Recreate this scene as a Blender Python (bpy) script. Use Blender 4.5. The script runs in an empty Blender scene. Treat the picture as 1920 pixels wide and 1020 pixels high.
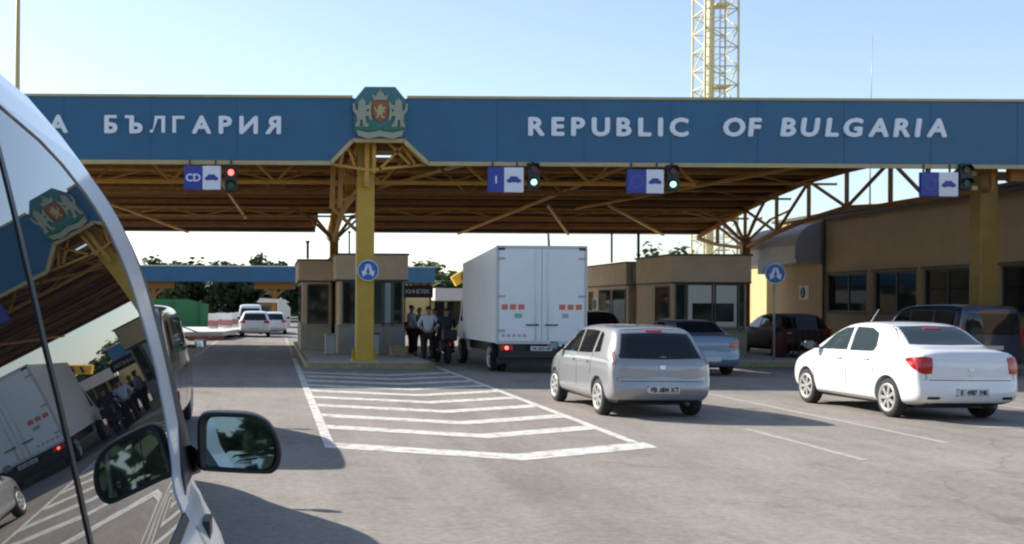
import bpy, bmesh, math, random
from mathutils import Vector, Matrix
from mathutils.bvhtree import BVHTree
random.seed(7)
S = bpy.context.scene
COL = S.collection

# ------------------------------------------------------------------ camera, light, exposure
F = 2100.0; VX, VY = 510.0, 570.0; EYE = 1.79     # focal length, vanishing point (photo pixels), eye height
ROLL = math.radians(0.33)
cam = bpy.data.cameras.new('camera'); camo = bpy.data.objects.new('camera', cam); COL.objects.link(camo)
camo.location = (0, 0, EYE); camo.rotation_euler = (math.radians(90), ROLL * -1, 0)
cam.sensor_width = 36; cam.lens = 36 * F / 1920
cam.shift_x = (960 - VX) / 1920; cam.shift_y = (VY - 510) / 1920
cam.clip_start = 0.05; cam.clip_end = 4000
cam.dof.use_dof = False
S.camera = camo

SUNV = Vector((1.3, -0.93, -1.0)).normalized()
w = bpy.data.worlds.new('World'); S.world = w; w.use_nodes = True
nt = w.node_tree; bg = nt.nodes['Background']
sky = nt.nodes.new('ShaderNodeTexSky'); sky.sky_type = 'NISHITA'; sky.sun_disc = False
sky.sun_elevation = math.asin(-SUNV.z); sky.sun_rotation = math.atan2(-SUNV.x, -SUNV.y)
sky.altitude = 50; sky.air_density = 1.0; sky.dust_density = 0.7; sky.ozone_density = 2.5
hs = nt.nodes.new('ShaderNodeHueSaturation'); hs.inputs['Saturation'].default_value = 0.86; nt.links.new(sky.outputs[0], hs.inputs['Color']); nt.links.new(hs.outputs[0], bg.inputs[0]); bg.inputs[1].default_value = 0.128
sl = bpy.data.lights.new('sun', 'SUN'); sl.energy = 5.0; sl.angle = math.radians(0.5); sl.color = (1.0, 0.93, 0.82)
so = bpy.data.objects.new('sun', sl); COL.objects.link(so); so.location = (-60, 50, 60)
so.rotation_euler = SUNV.to_track_quat('-Z', 'Y').to_euler()
S.view_settings.view_transform = 'Standard'; S.view_settings.look = 'None'
S.view_settings.exposure = 0.74; S.view_settings.gamma = 1.0
S.render.film_transparent = False
try:
    S.cycles.filter_width = 2.2; S.cycles.use_denoising = True
except Exception: pass

def P(x, y, d):
    """photo pixel at depth d -> world point"""
    u, v = x - VX, VY - y
    c, s = math.cos(ROLL), math.sin(ROLL)
    u, v = u * c - v * s, u * s + v * c
    return Vector((u * d / F, d, EYE + v * d / F))
def GX(x, y):
    """photo pixel on the ground -> (X, Y)"""
    u, v = x - VX, VY - y
    c, s = math.cos(ROLL), math.sin(ROLL)
    u, v = u * c - v * s, u * s + v * c
    d = -EYE * F / v
    return (u * d / F, d)

# ------------------------------------------------------------------ materials
def mat(name, col, rough=0.6, metal=0.0, noise=0.0, scale=8.0, coat=0.0, ior=1.5, col2=None, bump=0.0, emit=None, emit_s=0, spec=0.5, obj=True):
    m = bpy.data.materials.new(name); m.use_nodes = True
    n = m.node_tree.nodes; l = m.node_tree.links; b = n['Principled BSDF']
    b.inputs['Base Color'].default_value = (*col, 1); b.inputs['Roughness'].default_value = rough
    b.inputs['Metallic'].default_value = metal; b.inputs['IOR'].default_value = ior
    b.inputs['Coat Weight'].default_value = coat; b.inputs['Coat Roughness'].default_value = 0.05
    b.inputs['Specular IOR Level'].default_value = spec
    if emit: b.inputs['Emission Color'].default_value = (*emit, 1); b.inputs['Emission Strength'].default_value = emit_s
    if noise > 0 or col2:
        tc = n.new('ShaderNodeTexCoord'); nz = n.new('ShaderNodeTexNoise'); nz.inputs['Scale'].default_value = scale
        nz.inputs['Detail'].default_value = 6; nz.inputs['Roughness'].default_value = 0.65
        l.new(tc.outputs['Object'], nz.inputs['Vector'])
        r = n.new('ShaderNodeValToRGB')
        c2 = col2 if col2 else tuple(c * (1 - noise) for c in col)
        c1 = col if col2 else tuple(min(1, c * (1 + noise)) for c in col)
        r.color_ramp.elements[0].position = 0.3; r.color_ramp.elements[0].color = (*c2, 1)
        r.color_ramp.elements[1].position = 0.7; r.color_ramp.elements[1].color = (*c1, 1)
        l.new(nz.outputs['Fac'], r.inputs[0]); l.new(r.outputs[0], b.inputs['Base Color'])
        if bump > 0:
            bp = n.new('ShaderNodeBump'); bp.inputs['Strength'].default_value = bump; bp.inputs['Distance'].default_value = 0.02
            l.new(nz.outputs['Fac'], bp.inputs['Height']); l.new(bp.outputs[0], b.inputs['Normal'])
    return m

def asphalt(name, dark, light, worn=1.0):
    m = bpy.data.materials.new(name); m.use_nodes = True
    n = m.node_tree.nodes; l = m.node_tree.links; b = n['Principled BSDF']; b.inputs['Roughness'].default_value = 0.9
    b.inputs['Specular IOR Level'].default_value = 0.25
    tc = n.new('ShaderNodeTexCoord')
    def noise(scale, vec=(1, 1, 1), detail=6):
        mp = n.new('ShaderNodeMapping'); mp.inputs['Scale'].default_value = vec; l.new(tc.outputs['Object'], mp.inputs[0])
        z = n.new('ShaderNodeTexNoise'); z.inputs['Scale'].default_value = scale; z.inputs['Detail'].default_value = detail
        z.inputs['Roughness'].default_value = 0.6; l.new(mp.outputs[0], z.inputs[0]); return z.outputs['Fac']
    a = noise(0.35); g = noise(45, detail=3); st = noise(1.6, (1.0, 0.07, 1)); bl = noise(1.3)
    def mix(x, y, f):
        q = n.new('ShaderNodeMath'); q.operation = 'MULTIPLY_ADD'; l.new(x, q.inputs[0]); q.inputs[1].default_value = f
        if y is None: q.inputs[2].default_value = 0
        else: l.new(y, q.inputs[2])
        return q.outputs[0]
    s = mix(a, None, 0.3); s = mix(st, s, 0.3); s = mix(bl, s, 0.25); s = mix(g, s, 0.25); md_ = noise(7, detail=5); s = mix(md_, s, 0.2)
    r = n.new('ShaderNodeValToRGB'); r.color_ramp.elements[0].position = 0.52; r.color_ramp.elements[0].color = (*dark, 1)
    r.color_ramp.elements[1].position = 0.75; r.color_ramp.elements[1].color = (*light, 1)
    l.new(s, r.inputs[0])
    # tar-filled cracks
    mp = n.new('ShaderNodeMapping'); mp.inputs['Scale'].default_value = (0.16, 0.11, 1); l.new(tc.outputs['Object'], mp.inputs[0])
    wz = n.new('ShaderNodeTexNoise'); wz.inputs['Scale'].default_value = 2.2; wz.inputs['Detail'].default_value = 4; l.new(mp.outputs[0], wz.inputs[0])
    ad = n.new('ShaderNodeMixRGB'); ad.blend_type = 'ADD'; ad.inputs[0].default_value = 0.35
    l.new(mp.outputs[0], ad.inputs[1]); l.new(wz.outputs['Color'], ad.inputs[2])
    vo = n.new('ShaderNodeTexVoronoi'); vo.feature = 'DISTANCE_TO_EDGE'; vo.inputs['Scale'].default_value = 1.0; l.new(ad.outputs[0], vo.inputs['Vector'])
    cr = n.new('ShaderNodeValToRGB'); cr.color_ramp.elements[0].position = 0.0; cr.color_ramp.elements[0].color = (0.80, 0.80, 0.80, 1)
    cr.color_ramp.elements[1].position = 0.004; cr.color_ramp.elements[1].color = (1, 1, 1, 1)
    l.new(vo.outputs['Distance'], cr.inputs[0])
    mu = n.new('ShaderNodeMixRGB'); mu.blend_type = 'MULTIPLY'; mu.inputs[0].default_value = worn
    oz = noise(0.9, (1.0, 0.6, 1), 4); orp = n.new('ShaderNodeValToRGB'); orp.color_ramp.elements[0].position = 0.62; orp.color_ramp.elements[0].color = (1, 1, 1, 1)
    orp.color_ramp.elements[1].position = 0.72; orp.color_ramp.elements[1].color = (0.72, 0.71, 0.70, 1); l.new(oz, orp.inputs[0])
    ty = noise(0.55, (1.0, 0.012, 1), 3); tyr = n.new('ShaderNodeValToRGB'); tyr.color_ramp.elements[0].position = 0.50; tyr.color_ramp.elements[0].color = (1, 1, 1, 1)
    tyr.color_ramp.elements[1].position = 0.66; tyr.color_ramp.elements[1].color = (0.80, 0.80, 0.81, 1); l.new(ty, tyr.inputs[0])
    m1 = n.new('ShaderNodeMixRGB'); m1.blend_type = 'MULTIPLY'; m1.inputs[0].default_value = 1; l.new(r.outputs[0], m1.inputs[1]); l.new(orp.outputs[0], m1.inputs[2])
    m2 = n.new('ShaderNodeMixRGB'); m2.blend_type = 'MULTIPLY'; m2.inputs[0].default_value = 1; l.new(m1.outputs[0], m2.inputs[1]); l.new(tyr.outputs[0], m2.inputs[2])
    sp_ = noise(14, detail=8); spr = n.new('ShaderNodeValToRGB'); spr.color_ramp.elements[0].position = 0.35; spr.color_ramp.elements[0].color = (0.86, 0.86, 0.86, 1)
    spr.color_ramp.elements[1].position = 0.6; spr.color_ramp.elements[1].color = (1.05, 1.05, 1.05, 1); l.new(sp_, spr.inputs[0])
    m3 = n.new('ShaderNodeMixRGB'); m3.blend_type = 'MULTIPLY'; m3.inputs[0].default_value = 1; l.new(m2.outputs[0], m3.inputs[1]); l.new(spr.outputs[0], m3.inputs[2])
    l.new(m3.outputs[0], mu.inputs[1]); l.new(cr.outputs[0], mu.inputs[2]); l.new(mu.outputs[0], b.inputs['Base Color'])
    bp = n.new('ShaderNodeBump'); bp.inputs['Strength'].default_value = 0.25; bp.inputs['Distance'].default_value = 0.01
    l.new(g, bp.inputs['Height']); l.new(bp.outputs[0], b.inputs['Normal'])
    return m

def paint_marking():
    m = mat('road_paint', (0.72, 0.70, 0.66), 0.8, spec=0.2)
    n = m.node_tree.nodes; l = m.node_tree.links; b = n['Principled BSDF']
    tc = n.new('ShaderNodeTexCoord'); nz = n.new('ShaderNodeTexNoise'); nz.inputs['Scale'].default_value = 5; nz.inputs['Detail'].default_value = 9; nz.inputs['Roughness'].default_value = 0.75
    l.new(tc.outputs['Object'], nz.inputs[0])
    r = n.new('ShaderNodeValToRGB'); r.color_ramp.elements[0].position = 0.38; r.color_ramp.elements[0].color = (0.30, 0.28, 0.265, 1)
    r.color_ramp.elements[1].position = 0.52; r.color_ramp.elements[1].color = (0.62, 0.60, 0.555, 1)
    l.new(nz.outputs['Fac'], r.inputs[0]); l.new(r.outputs[0], b.inputs['Base Color'])
    return m

M = dict(
 asphalt=asphalt('asphalt', (0.188, 0.170, 0.152), (0.300, 0.270, 0.238)),
 paint=paint_marking(),
 paintworn=mat('worn_road_paint', (0.42, 0.40, 0.37), 0.9, col2=(0.27, 0.25, 0.235), scale=6),
 concrete=mat('concrete', (0.42, 0.40, 0.36), 0.9, noise=0.15, scale=3, bump=0.2),
 kerb=mat('kerb_paint', (0.27, 0.235, 0.13), 0.85, noise=0.3, scale=5, bump=0.2),
 blue=mat('fascia_blue', (0.019, 0.108, 0.215), 0.45, noise=0.12, scale=0.7),
 trim=mat('trim_cream', (0.42, 0.34, 0.17), 0.5, noise=0.12, scale=2),
 ochre=mat('ochre_steel', (0.56, 0.29, 0.035), 0.5, noise=0.16, scale=3),
 ochred=mat('ochre_rusty', (0.33, 0.145, 0.025), 0.6, noise=0.25, scale=3),
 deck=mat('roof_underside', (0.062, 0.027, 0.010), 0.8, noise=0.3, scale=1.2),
 letter=mat('letter_metal', (0.74, 0.78, 0.86), 0.4),
 white=mat('white_sheet', (0.78, 0.78, 0.78), 0.45),
 whited=mat('box_panel', (0.74, 0.76, 0.78), 0.4, noise=0.04, scale=1.5),
 booth=mat('booth_render', (0.62, 0.46, 0.30), 0.8, noise=0.10, scale=2, bump=0.1),
 boothlow=mat('booth_lower', (0.36, 0.32, 0.24), 0.8, noise=0.12, scale=3, bump=0.1),
 boothcap=mat('roof_cap', (0.10, 0.09, 0.075), 0.7, noise=0.2, scale=3),
 wall=mat('building_render', (0.40, 0.285, 0.165), 0.85, noise=0.10, scale=0.8, bump=0.1),
 yellowall=mat('pale_yellow_wall', (0.46, 0.385, 0.19), 0.85, noise=0.10, scale=0.5),
 greycap=mat('grey_cladding', (0.36, 0.34, 0.33), 0.5, noise=0.1, scale=2),
 dglass=mat('dark_glass', (0.012, 0.018, 0.022), 0.04, ior=1.55),
 cglass=mat('car_glass', (0.010, 0.013, 0.017), 0.05, ior=1.5),
 sglass=mat('smoked_glass', (0.035, 0.05, 0.055), 0.05, ior=1.5),
 vglass=mat('van_glass', (0.012, 0.014, 0.015), 0.008, ior=2.7, spec=0.5),
 black=mat('black_plastic', (0.012, 0.012, 0.013), 0.45),
 rubber=mat('tyre_rubber', (0.02, 0.02, 0.02), 0.85),
 dark=mat('dark_metal', (0.05, 0.05, 0.05), 0.6),
 alloy=mat('alloy', (0.40, 0.40, 0.39), 0.4, metal=0.3),
 chrome=mat('satin_metal', (0.62, 0.64, 0.66), 0.25, metal=0.9),
 mirror=mat('mirror', (0.42, 0.52, 0.55), 0.02, metal=1.0),
 redlamp=mat('red_lens', (0.40, 0.006, 0.010), 0.15, coat=0.6),
 redglow=mat('red_glow', (0.7, 0.02, 0.02), 0.3, emit=(1, 0.12, 0.10), emit_s=2.2),
 greenglow=mat('green_glow', (0.5, 0.9, 0.7), 0.3, emit=(0.45, 1.0, 0.68), emit_s=0.95),
 redunlit=mat('red_unlit', (0.10, 0.01, 0.01), 0.3), greenunlit=mat('green_unlit', (0.01, 0.07, 0.03), 0.3),
 signblue=mat('sign_blue', (0.025, 0.045, 0.30), 0.4), roundblue=mat('round_sign_blue', (0.02, 0.12, 0.38), 0.4),
 signwhite=mat('sign_white', (0.72, 0.74, 0.82), 0.4), plate=mat('number_plate', (0.55, 0.55, 0.55), 0.5),
 orange=mat('orange_reflector', (0.62, 0.16, 0.09), 0.5), pinkprint=mat('pink_print', (0.62, 0.36, 0.42), 0.5), greensticker=mat('green_sticker', (0.22, 0.42, 0.38), 0.5),
 greenwall=mat('green_fence', (0.03, 0.16, 0.055), 0.7, noise=0.12, scale=0.6),
 barrier_red=mat('barrier_red', (0.40, 0.17, 0.14), 0.6), galv=mat('galvanised', (0.36, 0.37, 0.38), 0.45, metal=0.4),
 bark=mat('bark', (0.09, 0.06, 0.04), 0.9, noise=0.3, scale=6),
 leaf=mat('leaf_dark', (0.050, 0.085, 0.035), 0.7, col2=(0.022, 0.042, 0.020), scale=0.8),
 leaf2=mat('leaf_pale', (0.10, 0.13, 0.04), 0.7, col2=(0.04, 0.07, 0.02), scale=0.8),
 cream=mat('cream_steel', (0.66, 0.58, 0.34), 0.5, noise=0.08, scale=3), creamw=mat('white_steel', (0.62, 0.60, 0.56), 0.5),
 polec=mat('pole_ochre', (0.55, 0.42, 0.20), 0.5),
 skin=mat('skin', (0.35, 0.19, 0.12), 0.6), hair=mat('hair', (0.012, 0.010, 0.010), 0.7),
 shirtw=mat('white_shirt', (0.55, 0.58, 0.68), 0.8), vest=mat('dark_vest', (0.02, 0.022, 0.035), 0.8), trous=mat('dark_trousers', (0.012, 0.012, 0.016), 0.85),
 shirtb=mat('blue_shirt', (0.12, 0.16, 0.26), 0.8), folder=mat('red_folder', (0.32, 0.05, 0.04), 0.6),
 gold=mat('emblem_gold', (0.42, 0.36, 0.16), 0.5), eshield=mat('emblem_shield', (0.30, 0.08, 0.03), 0.5), eteal=mat('emblem_teal', (0.05, 0.16, 0.17), 0.5),
 egreen=mat('emblem_green', (0.03, 0.15, 0.08), 0.5), epale=mat('emblem_pale', (0.30, 0.32, 0.24), 0.5),
 ybrown=mat('hut_brown', (0.20, 0.11, 0.06), 0.8, noise=0.1), orangepost=mat('orange_steel', (0.34, 0.14, 0.02), 0.5, noise=0.15, scale=3),
 crane=mat('crane_yellow', (0.75, 0.42, 0.03), 0.4),
)
def carpaint(name, col, metal=0.0, rough=0.35):
    return mat(name, col, rough, metal=metal, coat=1.0)
CP = dict(white=carpaint('car_white', (0.72, 0.72, 0.73)), silver=carpaint('car_silver', (0.31, 0.315, 0.33), 0.4, 0.35),
 vanwhite=carpaint('van_silver_white', (0.76, 0.78, 0.82)), dk=carpaint('car_black', (0.018, 0.018, 0.022), 0.1), dkred=mat('car_dark_red', (0.045, 0.012, 0.010), 0.5),
 navy=carpaint('car_navy', (0.010, 0.024, 0.062)), bluegrey=carpaint('car_blue_grey', (0.16, 0.22, 0.30), 0.4), dkgrey=carpaint('car_dark_grey', (0.028, 0.025, 0.032), 0.5))

# ------------------------------------------------------------------ mesh helpers
def new_obj(name, me, m=None, parent=None, smooth=False):
    o = bpy.data.objects.new(name, me); COL.objects.link(o)
    if m is not None and len(me.materials) == 0: me.materials.append(m)
    if smooth:
        for p in me.polygons: p.use_smooth = True
    if parent is not None: o.parent = parent
    return o
def tag(o, label=None, cat=None, group=None, kind=None):
    if label: o['label'] = label
    if cat: o['category'] = cat
    if group: o['group'] = group
    if kind: o['kind'] = kind
    return o
def thing(name, label, cat, loc=(0, 0, 0), rz=0.0, group=None):
    o = bpy.data.objects.new(name, None); COL.objects.link(o); o.empty_display_size = 0.3
    o.location = loc; o.rotation_euler = (0, 0, rz)
    return tag(o, label, cat, group)
def copy_tree(o, parent=None):
    c = o.copy(); COL.objects.link(c)
    if parent: c.parent = parent
    for ch in [x for x in bpy.data.objects if x.parent == o]: copy_tree(ch, c)
    return c

class MB:
    def __init__(s): s.v = []; s.f = []; s.sm = []
    def add(s, vs, fs, smooth=False):
        b = len(s.v); s.v += [tuple(v) for v in vs]
        for f in fs: s.f.append(tuple(i + b for i in f)); s.sm.append(smooth)
        return s
    def box(s, a, b, bev=0.0):
        x0, y0, z0 = (min(a[i], b[i]) for i in range(3)); x1, y1, z1 = (max(a[i], b[i]) for i in range(3))
        if bev <= 0:
            v = [(x0,y0,z0),(x1,y0,z0),(x1,y1,z0),(x0,y1,z0),(x0,y0,z1),(x1,y0,z1),(x1,y1,z1),(x0,y1,z1)]
            return s.add(v, [(0,3,2,1),(4,5,6,7),(0,1,5,4),(1,2,6,5),(2,3,7,6),(3,0,4,7)])
        bm = bmesh.new(); bmesh.ops.create_cube(bm, size=1)
        for q in bm.verts: q.co = Vector(((x0+x1)/2 + q.co.x*(x1-x0), (y0+y1)/2 + q.co.y*(y1-y0), (z0+z1)/2 + q.co.z*(z1-z0)))
        bmesh.ops.bevel(bm, geom=bm.edges[:], offset=bev, segments=2, affect='EDGES', profile=0.5)
        s.bm(bm, False); return s
    def bm(s, bm, smooth=False):
        bm.verts.ensure_lookup_table(); bm.verts.index_update()
        s.add([v.co[:] for v in bm.verts], [[v.index for v in f.verts] for f in bm.faces], smooth); bm.free(); return s
    def bar(s, p, q, r=0.05, n=4, r2=None, smooth=None):
        p, q = Vector(p), Vector(q); d = (q - p)
        if d.length < 1e-6: return s
        d.normalize(); up = Vector((0, 0, 1)) if abs(d.z) < 0.95 else Vector((0, 1, 0))
        a = d.cross(up).normalized(); b = a.cross(d).normalized(); r2 = r if r2 is None else r2
        vs = []; k = math.sqrt(2) if n == 4 else 1
        for c, rr in ((p, r), (q, r2)):
            for i in range(n):
                t = 2 * math.pi * (i + 0.5) / n; vs.append(c + (a * math.cos(t) + b * math.sin(t)) * rr * k)
        fs = [(i, (i + 1) % n, n + (i + 1) % n, n + i) for i in range(n)]
        base = len(s.v); s.add(vs, fs, (n > 6) if smooth is None else smooth); s.add([], [])
        s.f.append(tuple(base + i for i in range(n))[::-1]); s.sm.append(False)
        s.f.append(tuple(base + n + i for i in range(n))); s.sm.append(False)
        return s
    def tube(s, pts, rs, n=8):
        pts = [Vector(p) for p in pts]
        if not hasattr(rs, '__len__'): rs = [rs] * len(pts)
        base = len(s.v); prev = None
        for i, p in enumerate(pts):
            d = (pts[min(i + 1, len(pts) - 1)] - pts[max(i - 1, 0)]).normalized()
            a = d.cross(Vector((0, 0, 1)) if abs(d.z) < 0.95 else Vector((0, 1, 0))).normalized() if prev is None else (prev - d * prev.dot(d)).normalized()
            prev = a; b = a.cross(d)
            for k in range(n):
                t = 2 * math.pi * k / n; s.v.append(tuple(p + (a * math.cos(t) + b * math.sin(t)) * rs[i]))
        for i in range(len(pts) - 1):
            for k in range(n):
                s.f.append((base+i*n+k, base+i*n+(k+1)%n, base+(i+1)*n+(k+1)%n, base+(i+1)*n+k)); s.sm.append(True)
        s.f.append(tuple(base + k for k in range(n))); s.sm.append(False)
        s.f.append(tuple(base + (len(pts)-1)*n + k for k in range(n))[::-1]); s.sm.append(False)
        return s
    def prism(s, poly, y0, y1):
        """outline in X-Z, extruded along Y"""
        n = len(poly); vs = [(x, y0, z) for x, z in poly] + [(x, y1, z) for x, z in poly]
        return s.add(vs, [tuple(range(n)), tuple(range(2*n-1, n-1, -1))] + [(i, i+n, (i+1)%n+n, (i+1)%n) for i in range(n)])
    def prismx(s, poly, x0, x1):
        """outline in Y-Z, extruded along X"""
        n = len(poly); vs = [(x0, y, z) for y, z in poly] + [(x1, y, z) for y, z in poly]
        return s.add(vs, [tuple(range(n)), tuple(range(2*n-1, n-1, -1))] + [(i, i+n, (i+1)%n+n, (i+1)%n) for i in range(n)])
    def prismz(s, poly, z0, z1):
        n = len(poly); vs = [(x, y, z0) for x, y in poly] + [(x, y, z1) for x, y in poly]
        return s.add(vs, [tuple(range(n)), tuple(range(2*n-1, n-1, -1))] + [(i, i+n, (i+1)%n+n, (i+1)%n) for i in range(n)])
    def disc(s, c, r, y0, y1, n=28, ax='y', sx=1.0):
        poly = [(c[0] + sx * r * math.cos(2*math.pi*i/n), c[1] + r * math.sin(2*math.pi*i/n)) for i in range(n)]
        return s.prism(poly, y0, y1) if ax == 'y' else s.prismx(poly, y0, y1)
    def lathe_x(s, prof, c=(0, 0, 0), n=28, smooth=True):
        """profile [(x, r)] turned about an axis along X through c"""
        base = len(s.v)
        for x, r in prof:
            for k in range(n):
                t = 2*math.pi*k/n; s.v.append((c[0]+x, c[1]+r*math.cos(t), c[2]+r*math.sin(t)))
        for i in range(len(prof)-1):
            for k in range(n):
                s.f.append((base+i*n+k, base+i*n+(k+1)%n, base+(i+1)*n+(k+1)%n, base+(i+1)*n+k)); s.sm.append(smooth)
        return s
    def grid(s, rows, smooth=True, closed=False):
        base = len(s.v); n = len(rows[0])
        for r in rows: s.v += [tuple(p) for p in r]
        for i in range(len(rows)-1):
            for k in range(n - (0 if closed else 1)):
                s.f.append((base+i*n+k, base+i*n+(k+1)%n, base+(i+1)*n+(k+1)%n, base+(i+1)*n+k)); s.sm.append(smooth)
        return s
    def build(s, name, m, parent=None, absolute=True, fix=True):
        me = bpy.data.meshes.new(name); me.from_pydata(s.v, [], s.f); me.validate()
        if len(me.polygons) == len(s.sm):
            for p, q in zip(me.polygons, s.sm): p.use_smooth = q
        if fix:
            bm = bmesh.new(); bm.from_mesh(me); bmesh.ops.recalc_face_normals(bm, faces=bm.faces); bm.to_mesh(me); bm.free()
        o = new_obj(name, me, m, parent)
        if parent is not None and absolute and parent.type == 'EMPTY': o.location = -Vector(parent.location)
        return o

CYR = {'А': 'A', 'Р': 'P', 'Е': 'E', 'К': 'K', 'Т': 'T', 'Н': 'H', 'М': 'M', 'В': 'B', 'С': 'C', 'О': 'O'}
def text_mesh(ch, size, depth=0.03, bold=0.02, shear=0.0):
    """one letter as a solid; Cyrillic letters are put together from cleanly filled Latin ones"""
    ch = CYR.get(ch, ch); t = .11
    def bars(*rects):
        mb = MB()
        for i, pl in enumerate(rects): mb.prism(pl, -depth/2 - .0007*i, depth/2)
        me = bpy.data.meshes.new('letter'); me.from_pydata([(x*size, y, z*size) for x, y, z in mb.v], [], mb.f); return me
    def box(x0, z0, x1, z1): return [(x0, z0), (x1, z0), (x1, z1), (x0, z1)]
    def flip(me, ax):
        b = bounds(me); c = (b[0]+b[1]) / 2 if ax == 0 else (b[2]+b[3]) / 2
        me.transform(Matrix.Translation((2*c, 0, 0)) @ Matrix.Scale(-1, 4, (1, 0, 0)) if ax == 0 else Matrix.Translation((0, 0, 2*c)) @ Matrix.Scale(-1, 4, (0, 0, 1)))
        me.flip_normals(); return me
    H = .70
    if ch == 'Я': return flip(text_mesh('R', size, depth, bold), 0)
    if ch == 'И': return flip(text_mesh('N', size, depth, bold), 0)
    if ch == 'Г': return bars(box(0, 0, t*1.25, H), box(t*1.25, H - t*1.1, .46, H))
    if ch == 'Л': return bars(box(.44, 0, .44 + t*1.25, H), box(.18, H - t*1.1, .44, H), [(0, 0), (.10, 0), (.30, H - t*1.1), (.18, H - t*1.1), (.12, .16), (.08, t), (0, t)])
    if ch in 'ЬЪБ':
        me = flip(text_mesh('P', size, depth, bold), 1); b = bounds(me); mb = MB()
        mb.add([v.co[:] for v in me.vertices], [tuple(p.vertices) for p in me.polygons]); q = size * t * 1.1
        if ch == 'Ъ': mb.prism(box(b[0] - .17*size, b[3] - q, b[0], b[3]), -depth/2, depth/2)
        if ch == 'Б': mb.prism(box(b[0] + q, b[3] - q, b[1] - .03*size, b[3]), -depth/2 - .002*depth, depth/2)
        me = bpy.data.meshes.new('letter'); me.from_pydata(mb.v, [], mb.f); return me
    c = bpy.data.curves.new('letter', 'FONT'); c.body = ch; c.size = size; c.extrude = depth / 2
    c.shear = shear; c.resolution_u = 3
    o = bpy.data.objects.new('letter', c); COL.objects.link(o)
    dg = bpy.context.evaluated_depsgraph_get(); dg.update()
    me = bpy.data.meshes.new_from_object(o.evaluated_get(dg)); bpy.data.objects.remove(o); bpy.data.curves.remove(c)
    # stand it up: text x->X, y->Z, thickness along Y
    me.transform(Matrix.Rotation(math.radians(90), 4, 'X'))
    me.materials.clear()
    if bold > 0:                                    # thicken the strokes: nudged copies, each a hair deeper
        mb = MB(); q = bold * size
        for i, (a, b) in enumerate(((0, 0), (q, 0), (-q, 0), (0, q), (0, -q), (q*.7, q*.7), (-q*.7, q*.7), (q*.7, -q*.7), (-q*.7, -q*.7))):
            mb.add([(v.co.x + a, v.co.y + i * depth * .03, v.co.z + b) for v in me.vertices], [tuple(p.vertices) for p in me.polygons])
        me = bpy.data.meshes.new('letter'); me.from_pydata(mb.v, [], mb.f)
    return me
def bounds(me):
    xs = [v.co.x for v in me.vertices]; zs = [v.co.z for v in me.vertices]; return min(xs), max(xs), min(zs), max(zs)
def word(txt, x0, x1, y, z, h, m, parent, name='letter', depth=0.05, shear=0.0, absolute=True, single=False, bold=0.038, wide=1.1):
    """letters of txt spread from x0 to x1, cap height h, standing at depth y"""
    ms = [(c, text_mesh(c, 1.0, 0.02, bold, shear)) for c in txt if c != ' ']
    ws = []; i = 0
    for c in txt:
        if c == ' ': ws.append((None, 0.5, 0, 0)); continue
        me = ms[i][1]; i += 1; b = bounds(me); ws.append((me, (b[1]-b[0]), b[0], c))
    ref = text_mesh('H', 1.0, 0.02, bold); rb = bounds(ref); sc = h / (rb[3] - rb[2])
    tot = sum(a[1] for a in ws) * sc * wide; g = (x1 - x0 - tot) / max(1, len(ws) - 1)
    x = x0; outs = []; mb = MB()
    for me, wd, bx, c in ws:
        if me is not None:
            M4 = Matrix.Translation((x - bx * sc * wide, y, z - rb[2] * sc)) @ Matrix.Diagonal((sc * wide, depth / 0.02, sc, 1))
            me.transform(M4)
            if single: mb.add([v.co[:] for v in me.vertices], [tuple(p.vertices) for p in me.polygons])
            else: outs.append(new_obj(name, me, m, parent))
        x += wd * sc * wide + g
    if single: return mb.build(name, m, parent, absolute=absolute, fix=False)
    return outs

# ------------------------------------------------------------------ ground and markings
g = MB(); g.add([(-400, -60, 0), (500, -60, 0), (500, 1400, 0), (-400, 1400, 0)], [(0, 1, 2, 3)])
tag(g.build('ground', M['asphalt']), kind='structure')
def flat(poly, z=0.004): return [(x, y, z) for x, y in poly]
mk = MB()
def quadline(p, q, wd, z=0.004, out=None):
    p, q = Vector((p[0], p[1])), Vector((q[0], q[1])); d = (q - p).normalized(); n = Vector((-d.y, d.x)) * wd / 2
    (out or mk).add([(*(p+n), z), (*(p-n), z), (*(q-n), z), (*(q+n), z)], [(0, 1, 2, 3)])
XL, XR, XA = 0.74, 4.76, 2.92
quadline((XL, 14.3), (XL, 37), 0.14, out=mk); quadline((XR, 14.5), (XR, 46), 0.14, out=mk)
ys = [14.25, 16.35, 18.05, 19.85, 21.6, 23.2, 24.75, 26.3, 27.9, 29.4]
for i, y in enumerate(ys):
    t = 0.50 if i else 0.56; ap = y - 1.05
    a, b = XL + 0.074, XR - 0.074
    if i == 0: a, b = XL - 0.07, XR + 0.13
    yr = y + (0.2 if i == 0 else 0.1)
    mk.add(flat([(a, y - t/2), (XA, ap - t/2), (XA, ap + t/2), (a, y + t/2)]), [(0, 1, 2, 3)])
    mk.add(flat([(XA, ap - t/2), (b, yr - t/2), (b, yr + t/2), (XA, ap + t/2)]), [(0, 1, 2, 3)])
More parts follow.
